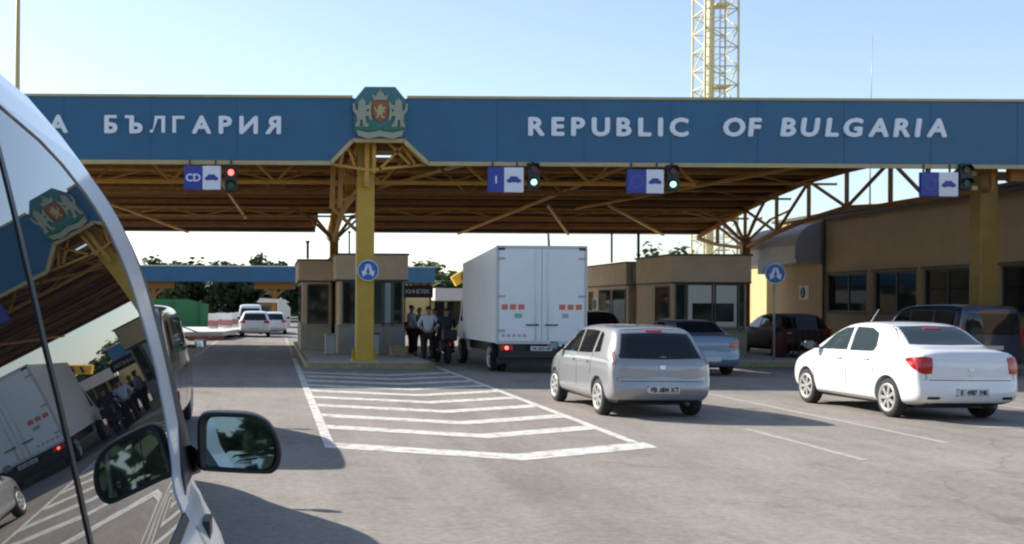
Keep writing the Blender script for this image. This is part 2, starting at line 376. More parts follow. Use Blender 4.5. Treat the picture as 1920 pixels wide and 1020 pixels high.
# remove overlap of border lines with first bar by starting them later
mk.v = [(v[0], (14.46 if (abs(v[1]-14.3) < 1e-3) else 14.66 if abs(v[1]-14.5) < 1e-3 else v[1]), v[2]) for v in mk.v]
tag(mk.build('road_marking', M['paint'], fix=False), kind='structure')
mk2 = MB()
quadline((6.95, 13.1), (6.95, 16.4), 0.13, out=mk2); quadline((8.95, 14.8), (8.95, 27), 0.13, out=mk2)
quadline((10.6, 16.8), (12.6, 16.8), 0.16, out=mk2); quadline((13.4, 17), (13.4, 30), 0.13, out=mk2)
quadline((-2.6, 38), (-2.6, 70), 0.13, out=mk2); quadline((XL, 40), (XL, 60), 0.13, out=mk2)
quadline((11.9, 15.6), (18, 15.9), 0.3, out=mk2)
quadline((-.25, 45.5), (-.25, 47.5), 0.3, out=mk2)
tag(mk2.build('lane_line', M['paintworn'], fix=False), kind='structure')

# concrete refuge islands
def island(poly, z=0.16, m='concrete', name='pavement'):
    b = MB().prismz(poly, -0.05, z)
    return tag(b.build(name, M[m]), kind='structure')
def rr(x0, y0, x1, y1, r=0.6, n=5):
    pts = []
    for cx, cy, a0 in ((x1-r, y1-r, 0), (x0+r, y1-r, 90), (x0+r, y0+r, 180), (x1-r, y0+r, 270)):
        for k in range(n+1):
            t = math.radians(a0 + 90*k/n); pts.append((cx + r*math.cos(t), cy + r*math.sin(t)))
    return pts
island(rr(0.95, 31.3, 4.62, 50, 0.5), 0.16, 'kerb')
island(rr(1.07, 31.42, 4.5, 49.9, 0.45), 0.175, 'concrete')
island(rr(13.1, 33.4, 16.6, 52, 0.5), 0.16, 'kerb'); island(rr(13.2, 33.5, 16.5, 51.9, 0.45), 0.175, 'concrete')
island([(-9, 58), (-4.6, 57), (-3.6, 60), (-3.0, 70), (-3.2, 84), (-9, 84)], 0.2, 'concrete')
island([(20.3, 26), (22.2, 26), (22.2, 60), (20.3, 60)], 0.14, 'concrete')

# ------------------------------------------------------------------ border canopy
FY = 31.0
cp = thing('border_canopy', 'large ochre steel border crossing canopy with long blue name fascia on columns', 'canopy', (2.65, 32, 0))
zb, zt = 5.73, 7.50; XW0, XW1 = -14.0, 34.0
n0, n1, n2, n3, nz = 1.60, 2.20, 3.62, 4.30, 6.36
fa = MB().prism([(XW0, zb), (n0, zb), (n1, nz), (n3 - .68, nz), (n3, zb), (XW1, zb), (XW1, zt), (XW0, zt)], FY, FY + 0.25)
fascia = fa.build('fascia', M['blue'], cp)
tr = MB(); pts = [(XW0, zb), (n0, zb), (n1, nz), (n3 - .68, nz), (n3, zb), (XW1, zb)]
for a, b in zip(pts, pts[1:]): tr.bar((a[0], FY + 0.02, a[1] - 0.03), (b[0], FY + 0.02, b[1] - 0.03), 0.055)
for x0, x1 in ((XW0, 2.2), (3.7, XW1)): tr.box((x0, FY - 0.05, zt), (x1, FY + 0.3, zt + 0.07))
tr.build('trim', M['trim'], fascia)
x = XW0 + 1.0; jm = mat('joint', (0.010, 0.065, 0.17), 0.6)
while x < XW1:
    if not (1.4 < x < 4.5): MB().box((x, FY - 0.004, zb + 0.04), (x + 0.014, FY + 0.01, zt - 0.02)).build('panel_joint', jm, fascia)
    x += 2.4
def fx(px): return (px - VX) * FY / F
zl = 1.79 + (570 - 252) * FY / F
word('БЪЛГАРИЯ', fx(194), fx(525), FY - 0.03, zl, 0.50, M['letter'], fascia, depth=0.06)
word('РЕПУБЛИКА', fx(-262), fx(126), FY - 0.03, zl, 0.50, M['letter'], fascia, depth=0.06)
zl2 = zl - 0.055 + (0.33*math.pi/180)*9
word('REPUBLIC', fx(988), fx(1288), FY - 0.03, zl2, 0.52, M['letter'], fascia, depth=0.06)
word('OF', fx(1353), fx(1425), FY - 0.03, zl2 + 0.01, 0.52, M['letter'], fascia, depth=0.06, shear=0.08)
word('BULGARIA', fx(1460), fx(1772), FY - 0.03, zl2 + 0.02, 0.52, M['letter'], fascia, depth=0.06, shear=0.12)

# emblem on the fascia above the notch
ec = ((2.20 + 3.70) / 2); ez = 7.08; ew = 0.72; eh = 0.72
plate = MB().prism([(ec-ew, 6.62), (ec-ew*.86, 6.42), (ec+ew*.86, 6.42), (ec+ew, 6.62), (ec+ew*.98, 7.45), (ec+ew*.58, 7.80), (ec-ew*.58, 7.80), (ec-ew*.98, 7.45)], FY - 0.10, FY - 0.012)
emb = plate.build('emblem', M['eteal'], cp)
def sil(poly, cx, cz, s, y0, y1, flip=1): return MB().prism([(cx + flip * x * s, cz + z * s) for x, z in poly], y0, y1)
shield = [(-.34, .42), (.34, .42), (.34, -.12), (.22, -.36), (0, -.5), (-.22, -.36), (-.34, -.12)]
sil(shield, ec, 7.13, 0.62, FY - .15, FY - .11).build('shield', M['eshield'], emb)
lion = [(-.14, .30), (-.02, .42), (.12, .34), (.14, .20), (.30, .26), (.32, .14), (.14, .06), (.30, .00), (.28, -.10), (.12, -.10), (.16, -.30), (.26, -.34), (.22, -.42), (.04, -.40), (.02, -.22), (-.06, -.20), (-.08, -.40), (-.26, -.42), (-.24, -.32), (-.18, -.28), (-.20, -.08), (-.34, .04), (-.36, .26), (-.28, .26), (-.26, .10), (-.16, .04)]
sil(lion, ec, 7.12, 0.46, FY - .175, FY - .15).build('lion', M['gold'], emb)
for f in (-1, 1):
    l_ = MB().prism([(ec + f*.50 + -f * x * .72, 7.08 + z * .95) for x, z in lion], FY - .16, FY - .11)
    l_.build('lion', M['epale'], emb)
    MB().prism([(ec + f*a, b) for a, b in ((.06, 6.70), (.30, 6.78), (.62, 6.72), (.66, 6.62), (.40, 6.60), (.10, 6.58))], FY - .14, FY - .11).build('oak_branch', M['egreen'], emb)
for f in (-1, 1):
    MB().prism([(ec + f*a, b) for a, b in ((.235, 6.86), (.30, 6.90), (.315, 7.10), (.30, 7.34), (.235, 7.40), (.26, 7.12))], FY - .155, FY - .11).build('scroll', M['gold'], emb)
crown = [(-.30, -.16), (.30, -.16), (.38, .12), (.20, .02), (.12, .22), (.05, .18), (.05, .32), (-.05, .32), (-.05, .18), (-.12, .22), (-.20, .02), (-.38, .12)]
sil(crown, ec, 7.52, 0.60, FY - .15, FY - .11).build('crown', M['epale'], emb)
MB().prism([(ec-.64, 6.60), (ec-.34, 6.52), (ec, 6.58), (ec+.34, 6.52), (ec+.64, 6.60), (ec+.60, 6.44), (ec+.34, 6.36), (ec, 6.42), (ec-.34, 6.36), (ec-.60, 6.44)], FY - .17, FY - .12).build('ribbon', M['epale'], emb)

# roof deck (corrugated), back fascia
BX = 20.45; BY = 53.6
DKP = [(31, 7.36), (42.4, 6.80), (45.1, 6.55), (47.9, 6.22), (53.6, 5.32)]
def DZf(y):
    for (a, b), (c, d) in zip(DKP, DKP[1:]):
        if y <= c: return b + (d - b) * (y - a) / (c - a)
    return DKP[-1][1]
dk = MB()
def deckpart(x0, x1, y0, y1):
    y = y0; step = 0.5
    while y < y1 - 1e-6:
        ye = min(y + step, y1); ym = (y + ye) / 2
        pr = [(y, 0), (y + (ye-y)*.45, 0), (y + (ye-y)*.55, .07), (ye - .02, .07), (ye, 0)]
        for (a, e0), (b, e1) in zip(pr, pr[1:]):
            dk.add([(x0, a, DZf(a) + e0), (x1, a, DZf(a) + e0), (x1, b, DZf(b) + e1), (x0, b, DZf(b) + e1)], [(0, 3, 2, 1)])
            dk.add([(x0, a, DZf(a) + .12), (x1, a, DZf(a) + .12), (x1, b, DZf(b) + .12), (x0, b, DZf(b) + .12)], [(0, 1, 2, 3)])
        dk.add([(x1, y, DZf(y)), (x1, ye, DZf(ye)), (x1, ye, DZf(ye) + .12), (x1, y, DZf(y) + .12)], [(0, 1, 2, 3)])
        y = ye
deckpart(XW0, 3.35, 31.26, 50.26); deckpart(XW0, 2.05, 50.26, BY - .2); deckpart(4.25, BX, 31.26, BY - .2); deckpart(3.35, 4.25, 31.26, 36.6); deckpart(3.35, 4.25, 40.2, 50.2); deckpart(4.0, 4.25, 50.2, BY - .2)
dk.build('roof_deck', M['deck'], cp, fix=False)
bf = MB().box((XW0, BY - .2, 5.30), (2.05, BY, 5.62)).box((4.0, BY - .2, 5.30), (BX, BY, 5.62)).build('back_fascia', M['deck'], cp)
MB().box((XW0, BY - .26, 5.23), (2.05, BY + .05, 5.298)).box((4.0, BY - .26, 5.23), (BX, BY + .05, 5.298)).build('trim', M['ochred'], bf)
pu = MB()
for i in range(15):
    y = 32.2 + i * 1.4
    for xa, xb in (((XW0, BX),) if y < 50.2 else ((XW0, 2.05), (4.0, BX))): pu.box((xa, y, DZf(y) - .19), (xb, y + .07, DZf(y + .07) - .006))
pu.build('purlins', M['ochred'], cp)
eb = MB().box((BX + .3, 31.5, 5.36), (XW1, 31.7, 5.72)).box((BX + .3, 32.4, 5.5), (XW1, 32.6, 5.74))
for (y0, a0), (y1, a1) in zip(DKP, DKP[1:]):
    y0 = max(y0, 31.27); y1 = min(y1, BY - .21); p, q = DZf(y0), DZf(y1)
    eb.prismx([(y0, p - .22), (y1, q - .22), (y1, q + .14), (y0, p + .14)], BX + .002, BX + .08)
eb.build('edge_beam', M['ochred'], cp)

# trusses across (along X) and along Y
def truss_x(y, z0, z1, x0, x1, step=1.45, m='ochred', r=0.045):
    t = MB(); t.bar((x0, y, z0), (x1, y, z0), r * 1.25); t.bar((x0, y, z1), (x1, y, z1), r * 1.25)
    n = int(round((x1 - x0) / step)); st = (x1 - x0) / n
    for i in range(n):
        a = x0 + i * st
        if i % 2 == 0: t.bar((a, y, z1), (a + st, y, z0), r * .8)
        else: t.bar((a, y, z0), (a + st, y, z1), r * .8)
    t.build('truss', M[m], cp)
for k, (y, z0, x1) in enumerate(((33.4, 5.42, 12.6), (36.4, 5.42, 12.6), (40.6, 6.25, BX), (44.2, 6.05, BX), (48.1, 5.55, BX))):
    truss_x(y, z0 if k < 4 else DZf(y) - .62, DZf(y) - .26, XW0, x1, 1.6, 'ochred' if k % 2 else 'ochre', .042 if k < 2 else .032)
def truss_y(x, pts, ztop, m='ochre', r=0.06):
    """bottom chord through pts (y, z); verticals at each point; X-wise diagonals"""
    t = MB()
    for (y0, z0), (y1, z1) in zip(pts, pts[1:]):
        t.bar((x, y0, z0), (x, y1, z1), r * 1.25)
    for (y0, _), (y1, _) in zip(pts, pts[1:]): t.bar((x, y0, ztop(y0)), (x, y1, ztop(y1)), r * 1.25)
    for i, (y, z) in enumerate(pts):
        t.bar((x, y, z), (x, y, ztop(y)), r)
        if i:
            py, pz = pts[i-1]
            if i % 2 == 0 or py > 44: t.bar((x, py, pz), (x, y, ztop(y)), r * .8)
            else: t.bar((x, py, ztop(py)), (x, y, z), r * .8)
    t.build('truss', M[m], cp)
bp_ = [(31.6, 5.15), (34.7, 5.15), (36.8, 5.15), (39.6, 5.33), (42.4, 5.12), (45.1, 4.8), (48.1, 4.3), (51.1, 4.62), (53.4, 5.0)]
TZ = lambda y: min(6.62, DZf(y) - .25)
truss_y(20.3, bp_, TZ, 'ochred', 0.055)
truss_y(2.65, [(31.6, 5.2), (34.7, 5.3), (37.5, 5.35), (40.3, 5.35), (43, 5.25), (45.4, 4.95), (48.1, 4.45), (50.8, 4.7), (53.4, 5.0)], TZ, 'ochre', 0.06)
truss_y(-11.5, [(31.6, 5.2), (35, 5.3), (40.3, 5.35), (45.4, 4.95), (48.1, 4.45), (53.4, 5.0)], TZ, 'ochre', 0.06)
# branching struts on the columns, diagonal wind braces under the deck
def branches(x, y, z, m='ochred', s=1.0):
    t = MB()
    for dx, dy in ((-1, 0), (1, 0), (-.7, .8), (.7, .8), (0, -1), (0, 1)):
        t.bar((x, y, z), (x + dx * 1.1 * s, y + dy * 1.1, z + 1.05), 0.05)
        t.bar((x + dx * 1.1 * s, y + dy * 1.1, z + 1.05), (x + dx * 2.0 * s, y + dy * 2, DZf(y + dy * 2) - .2), 0.045)
    t.build('branch_strut', M[m], cp)
branches(2.65, 48.1, 4.5); branches(20.3, 48.1, 4.5); branches(-11.5, 48.1, 4.5)
wb = MB()
for x0, y0, x1, y1 in ((7.2, 33, 4.2, 44), (11.5, 33.5, 8.8, 53), (-2.2, 33, -1.2, 50), (10.8, 44, 14, 53), (17.5, 34, 13, 48), (13.2, 44, 18.5, 53), (-9, 34, -4, 53)):
    wb.bar((x0, y0, DZf(y0) - .9), (x1, y1, DZf(y1) - .25), 0.045)
wb.build('wind_brace', M['ochre'], cp)
fb = MB()     # framing inside the notch behind the emblem
for a, b in (((1.62, 5.74), (2.7, 5.58)), ((2.7, 5.58), (4.3, 5.74)), ((1.62, 5.74), (2.25, 6.4)), ((4.3, 5.74), (3.6, 6.4)), ((3.0, 5.60), (3.75, 6.34)), ((2.3, 5.7), (2.1, 6.25)), ((3.9, 5.7), (3.2, 6.4)), ((4.0, 5.76), (3.7, 6.2)), ((1.9, 5.75), (2.0, 6.15))):
    fb.bar((a[0], FY + .55, a[1]), (b[0], FY + .55, b[1]), 0.035)
fb.box((2.80, FY + .5, 5.5), (2.90, FY + .62, 6.42))
fb.build('notch_frame', M['ochre'], cp)
# columns: square hollow sections with base plates and stiffeners
def column(x, y, ztop, wd, m, zcap=None, z0=0.0):
    c = MB().box((x - wd/2, y - wd/2, z0), (x + wd/2, y + wd/2, ztop), 0.02)
    c.box((x - wd*.75, y - wd*.75, z0), (x + wd*.75, y + wd*.75, z0 + 0.06))
    c.box((x - wd*.66, y - wd*.66, ztop - .05), (x + wd*.66, y + wd*.66, ztop + .0))
    for k in (-1, 1): c.box((x + k*wd*.5, y - .02, z0 + .05), (x + k*wd*.72, y + .02, z0 + .35))
    return c.build('column', m, cp)
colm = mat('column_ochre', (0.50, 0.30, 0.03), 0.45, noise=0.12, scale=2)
column(2.66, 32.2, 6.6, 0.50, colm, z0=.17); column(20.45, 32.2, 6.6, 0.50, mat('column_ochre_shaded', (0.27, 0.17, 0.035), 0.5, noise=.15, scale=2)); column(-11.5, 32.2, 6.6, 0.5, colm)  # right column: its deeper shade is painted in as a darker, browner ochre
column(2.65, 48.1, 4.6, 0.36, M['ochred'], z0=.17); column(20.3, 48.1, 4.6, 0.34, M['orangepost']); column(-11.5, 48.1, 4.6, 0.36, M['ochred'])
cl = MB()
for dx in (-.95, -.72): cl.bar((2.66 + dx, 32.25, 4.55), (2.66 + dx*.95, 32.25, 6.6), 0.07)
for z in (4.7, 5.2, 5.7): cl.bar((1.72, 32.25, z), (2.5, 32.25, z + .25), 0.035)
cl.bar((1.72, 32.25, 4.55), (2.45, 32.25, 3.9), .05)
cl.build('built_up_strut', M['ochred'], cp)
lb = MB()
for x0, x1, z in ((19.75, 20.05, 5.56), (19.85, 20.08, 5.15), (21.3, 21.42, 5.5)):
    lb.box((x0, 31.9, z), (x1, 31.98, z + .12))
lb.build('lamp_bracket', M['cream'], cp)

# ------------------------------------------------------------------ lane signs and signals hanging under the fascia
def lane_sign(px0, px1, py0, py1, txt, label, split=0.48):
    d = 30.8
    a = P(px0, py1, d); b = P(px1, py0, d); xm = a.x + (b.x - a.x) * split
    t = thing('lane_sign', label, 'lane sign', ((a.x + b.x) / 2, d, a.z), 0, 'lane signs hanging under the canopy fascia')
    bp0 = MB().box((a.x, d, a.z), (xm - .005, d + .12, b.z), .01).build('blue_panel', M['signblue'], t)
    MB().box((xm + .005, d, a.z), (b.x, d + .12, b.z), .01).build('white_panel', M['signwhite'], t)
    for x in (a.x + .15, b.x - .15): MB().bar((x, d + .15, a.z + .1), (x, d + .15, 5.75), .02).build('hanger', M['dark'], t)
    cx = (xm + b.x) / 2; cz = (a.z + b.z) / 2; s = (b.x - xm) * .42
    car = [(-.85, -.30), (-.85, .06), (-.62, .10), (-.40, .42), (.36, .42), (.60, .10), (.85, .04), (.85, -.30), (.62, -.30), (.5, -.42), (.34, -.30), (-.34, -.30), (-.5, -.42), (-.62, -.30)]
    MB().prism([(cx + x * s, cz + z * s) for x, z in car], d - .014, d - .004).build('car_symbol', M['signblue'], t)
    if txt == 'stars':
        st = MB(); c0 = (a.x + xm) / 2; r = (xm - a.x) * .30
        for i in range(12):
            an = i * math.pi / 6; x, z = c0 + r * math.cos(an), cz + r * math.sin(an); q = r * .17
            st.prism([(x + q * (1 if k % 2 == 0 else .42) * math.sin(k*math.pi/5), z + q * (1 if k % 2 == 0 else .42) * math.cos(k*math.pi/5)) for k in range(10)], d - .014, d - .004)
        st.build('star_ring', mat('star_pale', (0.20, 0.24, 0.52), .5), t)
    else:
        hh = .21; wdd = (xm - a.x) * (.80 if len(txt) > 1 else .10)
        c0 = (a.x + xm) / 2
        o = word(txt, c0 - wdd/2, c0 + wdd/2, d - .010, cz - hh/2, hh, M['signwhite'], bp0, name='letter', depth=.012, bold=.022, wide=1)
    return t
lane_sign(345, 414, 311, 355, 'CD', 'blue and white lane sign with the letters CD and a car, beside the red signal', .50)
lane_sign(915, 982, 314, 360, 'I', 'blue and white lane sign with a single stroke, beside the brightest green signal', .45)
lane_sign(1176, 1245, 318, 362, 'stars', 'blue and white lane sign with a small car symbol, hanging above the silver hatchback', .52)
lane_sign(1727, 1797, 323, 368, 'stars', 'blue and white lane sign hanging in front of the open curved truss at right', .48)
def signal(px, pyr, red, label, cat='traffic signal', on=True, d=30.85):
    c = P(px, pyr, d)
    zt_ = c.z + .16 if red else c.z + .56
    t = thing('lane_signal', label, cat, (c.x, d, zt_ - .72), 0, 'lane signals hanging under the canopy fascia')
    MB().box((c.x - .17, d, zt_ - .72), (c.x + .17, d + .16, zt_), .03).build('housing', M['black'], t)
    hg = MB().bar((c.x, d + .08, zt_), (c.x, d + .08, 5.76), .025)
    hg.build('hanger', M['dark'], t)
    for z, mm in ((zt_ - .18, M['redglow'] if red and on else M['redunlit']), (zt_ - .54, M['greenglow'] if (not red and on) else M['greenunlit'])):
        lens = MB().disc((c.x, z), .085, d - .03, d + .0, 20).build('lens', mm, t)
        vz = MB()
        for k in range(8):
            a0, a1 = math.pi * k / 8, math.pi * (k + 1) / 8
            vz.add([(c.x + .14*math.cos(a0), d, z + .14*math.sin(a0)), (c.x + .14*math.cos(a1), d, z + .14*math.sin(a1)), (c.x + .14*math.cos(a1), d - .14, z + .14*math.sin(a1)), (c.x + .14*math.cos(a0), d - .14, z + .14*math.sin(a0))], [(0, 1, 2, 3)])
        vz.build('visor', M['black'], t)
    return t
signal(433, 322, True, 'lane signal showing a red light, right of the CD lane sign')
signal(1001, 343, False, 'lane signal showing the brightest green light, above the white truck box')
signal(1262, 347, False, 'lane signal showing a faint green light, right of the sign above the silver hatchback')
signal(1812, 345, False, 'unlit dark lane signal beside the rightmost lane sign', on=False)

# round keep-either-side signs
def round_sign(px, py, d, r, label, post=None, rect=False):
    c = P(px, py, d)
    t = thing('traffic_sign', label, 'traffic sign', (c.x, d, 0), 0, 'round blue signs with two white arrows')
    MB().disc((c.x, c.z), r, d - .02, d, 32).build('rim', M['signwhite'], t)
    MB().disc((c.x, c.z), r * .93, d - .03, d - .022, 32).build('face', M['roundblue'], t)
    ar = MB()
    for f in (-1, 1):
        sh = [(f*.02, .62), (f*.24, .50), (f*.42, -.08), (f*.62, -.02), (f*.50, -.60), (f*.02, -.26), (f*.20, -.20), (f*.04, .30)]
        ar.prism([(c.x + x*r, c.z + z*r) for x, z in sh], d - .04, d - .032)
    ar.build('arrow', M['signwhite'], t)
    if post: MB().bar((c.x, d + .04, post), (c.x, d + .04, c.z + r), .035, 10).build('post', M['galv'], t)
    else: MB().box((c.x - .04, d, c.z - .1), (c.x + .04, d + .14, c.z + .1)).build('bracket', M['galv'], t)
    if rect: MB().box((c.x - .48, d + .08, c.z - .02), (c.x - .02, d + .10, c.z + .42)).build('rear_plate', M['greycap'], t)
    return t
round_sign(690, 507, 31.75, .30, 'round blue sign with two white arrows fixed to the yellow column')
round_sign(1453, 513, 34.0, .31, 'round blue sign with two white arrows on a grey post beside the right booth', post=0.175, rect=True)

# ------------------------------------------------------------------ booths
def booth(name, label, x0, x1, y0, y1, z0, z1, front, side=None, lean=0.0, group='border control booths', cap=None, low=True, right=None):
    t = thing(name, label, 'booth', ((x0+x1)/2, y0, z0), 0, group)
    zp = z1 - (z1 - 2.6) if False else 2.62            # underside of parapet
    zs = 1.12
    wl = MB().box((x0 + .06, y0 + .06, zs), (x1 - .06, y1 - .06, zp))
    wall = wl.build('wall', M['booth'], t)
    MB().box((x0 + .03, y0 + .03, z0), (x1 - .03, y1 - .03, zs - .0)).build('plinth', M['boothlow'], t)
    pp = MB().box((x0 - .06, y0 - .08, zp), (x1 + .06, y1 + .06, z1)).build('parapet', M['booth'], t)
    MB().box((x0 - .10, y0 - .12, z1), (x1 + .10, y1 + .10, z1 + .06)).build('coping', M['boothcap'], pp)
    MB().box((x0 - .07, y0 - .09, zp - .05), (x1 + .07, y1 + .07, zp - .002)).build('fascia_strip', M['boothcap'], pp)
    fm = M['boothcap']
    for (a, b, za, zb_, lit) in front:
        wdw = MB(); fr = .05; yy = y0 + .058
        wdw.box((a, yy - .03, za), (b, yy, za + fr)).box((a, yy - .03, zb_ - fr), (b, yy, zb_)).box((a, yy - .03, za + fr), (a + fr, yy, zb_ - fr)).box((b - fr, yy - .03, za + fr), (b, yy, zb_ - fr))
        win = wdw.build('window', fm, t)
        MB().box((a + fr, yy - .012, za + fr), (b - fr, yy - .004, zb_ - fr)).build('pane', lit, win)
        MB().box((a - .04, yy - .10, za - .05), (b + .04, yy, za - .003)).build('sill', M['boothlow'], win)
    for (a, b, za, zb_, lit) in (side or []):
        wdw = MB(); fr = .05; xx = x0 + .058
        wdw.box((xx - .03, a, za), (xx, b, za + fr)).box((xx - .03, a, zb_ - fr), (xx, b, zb_)).box((xx - .03, a, za + fr), (xx, a + fr, zb_ - fr)).box((xx - .03, b - fr, za + fr), (xx, b, zb_ - fr))
        win = wdw.build('window', fm, t)
        MB().box((xx - .012, a + fr, za + fr), (xx - .004, b - fr, zb_ - fr)).build('pane', lit, win)
    return t
DG = M['dglass']; LG = mat('lit_blind', (0.34, 0.42, 0.44), 0.5); GG = mat('greenish_glass', (0.03, 0.06, 0.05), 0.06); RG = mat('pane_bright_behind', (0.66, 0.72, 0.64), 0.25)  # RG: bright view through the panes painted in as a pale colour
t = booth('control_booth', 'tan control booth with dark front windows right behind the yellow column', 2.16, 4.42, 37.0, 41.5, .175, 3.42,
      [(2.32, 3.0, 1.14, 2.56, DG), (3.02, 3.66, 1.14, 2.56, GG), (3.68, 3.98, 1.14, 2.56, LG), (4.0, 4.32, 1.14, 2.56, DG)])
pn = MB()
for x in (2.5, 3.3, 4.0): pn.box((x, 37.0, .3), (x + .38, 37.028, 1.0))
pn.build('panel', mat('grey_panel', (0.30, 0.30, 0.31), .6), t)
booth('control_booth', 'lower tan control booth at the left edge of the left island', .98, 2.10, 39.0, 44.0, .175, 3.30,
      [(1.22, 1.98, 1.10, 2.50, DG)], [(39.6, 41.0, 1.12, 2.5, DG), (41.4, 43.2, 1.12, 2.5, DG)])
t = booth('control_booth', 'wide tan control booth with window panes painted pale for the bright view behind on the right island', 13.5, 16.08, 37.8, 41.3, .175, 3.50,
      [(13.62, 13.98, 1.05, 2.56, DG), (14.0, 14.9, 1.2, 2.56, RG), (14.95, 15.75, 1.0, 2.56, RG), (15.78, 15.96, 1.0, 2.56, DG)], [(38.2, 39.6, 1.15, 2.5, DG)])
MB().box((14.2, 37.83, 1.28), (15.6, 37.84, 1.9)).build('blind', M['dglass'], t)
booth('control_booth', 'long tan booth at the far end of the right island beside the truck box', 13.5, 15.9, 42.6, 48.4, .175, 3.42,
      [(13.9, 15.5, 1.15, 2.5, DG)], [(42.9, 44.6, 1.15, 2.46, DG), (44.8, 46.4, 1.15, 2.46, DG), (47.3, 47.9, 1.3, 2.4, DG)])
lk = thing('roof_link', 'dark flat roof link between the two right island booths', 'roof', (14.5, 42, 0))
MB().box((13.62, 41.45, 2.7), (15.8, 42.45, 3.3)).build('slab', M['boothcap'], lk)
MB().box((13.8, 41.48, .175), (15.7, 42.42, 2.698)).build('wall', M['booth'], lk)
def ac_unit(loc, rz, label):
    t = thing('air_conditioner', label, 'air conditioner', loc, rz, 'wall mounted air conditioner units')
    MB().box((-.42, 0, 0), (.42, .32, .58), .02).build('casing', mat('ac_casing', (0.45, 0.42, 0.38), .5), t, absolute=False)
    f = MB().lathe_x([(-.01, .22), (.01, .22), (.01, .03), (-.01, .03)], (0, 0, 0), 20)
    f.v = [(y_ - .10, -x_ - .008, z_ + .29) for x_, y_, z_ in f.v]
    f.build('fan_grille', M['dark'], t, absolute=False)
    return t
ac_unit((13.54, 46.9, 1.55), math.radians(-90), 'small air conditioner on the side wall of the far right booth')
def wallpole(px, py0, py1, d, label, r=.035, tilt=0):
    a, b = P(px, py0, d), P(px + tilt, py1, d)
    t = MB().bar((a.x, d, a.z), (b.x, d, b.z), r, 8); t.bar((b.x, d, b.z - .02), (b.x, d, b.z + .05), r * 1.7, 8)
    o = t.build('pole', M['dark']); tag(o, label, 'pole', 'thin poles standing on the booth roofs'); return o
wallpole(1197, 490, 436, 41.8, 'thick dark pole on the flat roof link of the right island booths', .05)
wallpole(1147, 492, 436, 46.0, 'thin grey pole on the far booth of the right island', .04)
wallpole(577, 485, 454, 41.0, 'short dark pole on the low left booth', .05)
wallpole(655, 476, 436, 39.0, 'thin pole on the booth behind the yellow column', .03)
lp = thing('lamp_post', 'thin dark lamp post rising behind the white truck box', 'lamp post', (P(1029, 560, 62).x, 62, 0))
x = P(1029, 560, 62).x
MB().tube([(x, 62, 0), (x, 62, 5), (x - .15, 62, 7.0)], [.09, .07, .05]).build('post', M['dark'], lp)
MB().box((x - .9, 61.9, 6.95), (x - .1, 62.1, 7.08), .02).build('lamp_head', M['dark'], lp)

# ------------------------------------------------------------------ long office building on the right
BXW = 22.0
ob = thing('office_building', 'long tan office building with a row of dark windows at the right', 'building', (BXW + 4, 38, 0))
wl = MB(); z0, z1 = 0, 5.42
wins = [(44.45, 41.45), (41.0, 38.25), (37.9, 35.35), (33.9, 31.0), (30.4, 27.6)]
ws0, ws1 = 1.60, 3.08
# wall with real openings: piers, sill band, head band
wl.box((BXW, 24, 0), (BXW + .3, 49, ws0)); wl.box((BXW, 24, ws1), (BXW + .3, 49, z1))
ed = [49.0] + [v for p in wins for v in p] + [24.0]
for a, b in zip(ed[0::2], ed[1::2]): wl.box((BXW, b, ws0), (BXW + .3, a, ws1))
wl.box((BXW + .3, 48.7, 0), (BXW + 10, 49, z1)); wl.box((BXW + .3, 24, 0), (BXW + 10, 24.3, z1)); wl.box((BXW + 9.7, 24.3, 0), (BXW + 10, 48.7, z1))
wall = wl.build('wall', M['wall'], ob)
rf = MB().box((BXW - .12, 23.9, z1), (BXW + 10.1, 49.1, z1 + .12)).build('roof', M['boothcap'], ob)
for i, (a, b) in enumerate(wins):
    fr = MB(); x0 = BXW + .10
    fr.box((x0, b, ws0), (x0 + .06, a, ws0 + .07)).box((x0, b, ws1 - .07), (x0 + .06, a, ws1))
    for y in (b, a - .07, (a+b)/2 - .035): fr.box((x0, y, ws0 + .07), (x0 + .06, y + .07, ws1 - .07))
    win = fr.build('window', M['dark'], ob)
    MB().box((x0 + .03, b + .07, ws0 + .07), (x0 + .04, a - .07, ws1 - .07)).build('pane', DG, win)
    MB().box((BXW - .06, b - .05, ws0 - .06), (BXW + .10, a + .05, ws0 - .002)).build('sill', M['boothcap'], win)
    lt = MB().box((BXW - .03, b - .06, ws1 + .02), (BXW - .002, a + .06, ws1 + .10)).build('lintel', M['boothcap'], win)
for y in (44.55, 34.6, 27.0):
    MB().bar((BXW - .07, y, .15), (BXW - .07, y, z1), .05, 10).build('downpipe', M['dark'], ob)
MB().box((BXW - .10, 24, z1 - .16), (BXW - .004, 44.6, z1 - .04)).build('gutter', M['boothcap'], ob)
# curved grey hood at the far end
hd = MB(); prof = []
for k in range(9):
    t_ = math.pi/2 * k / 8; prof.append((22.0 - 1.15 * math.sin(t_), 3.9 + 1.3 * (math.cos(t_) ** .8 if math.cos(t_) > 1e-6 else 0)))
prof = [(22.0, 5.2)] + prof[1:] + [(20.85, 3.72), (21.995, 3.72)]
prof[0] = (21.995, 5.2)
hd.prism(prof, 44.7, 49.4)
hd.build('curved_hood', M['greycap'], ob)
MB().box((20.9, 44.68, 3.55), (21.99, 49.4, 3.718)).build('hood_soffit', M['greycap'], ob)
ac_unit((21.98, 46.3, 2.1), math.radians(-90), 'air conditioner on the tan office wall under the curved grey hood')
ax = P(1620, 170, 42).x
an = thing('whip_antenna', 'thin whip antenna standing on the office building roof', 'antenna', (22.4, 42, 5.54))
MB().bar((22.4, 42, 5.54), (22.4, 42, 8.2), .03, 8, .02).build('base_rod', M['galv'], an)
MB().bar((22.4, 42, 8.2), (22.46, 42, 12.0), .018, 8, .008).build('whip', M['galv'], an)
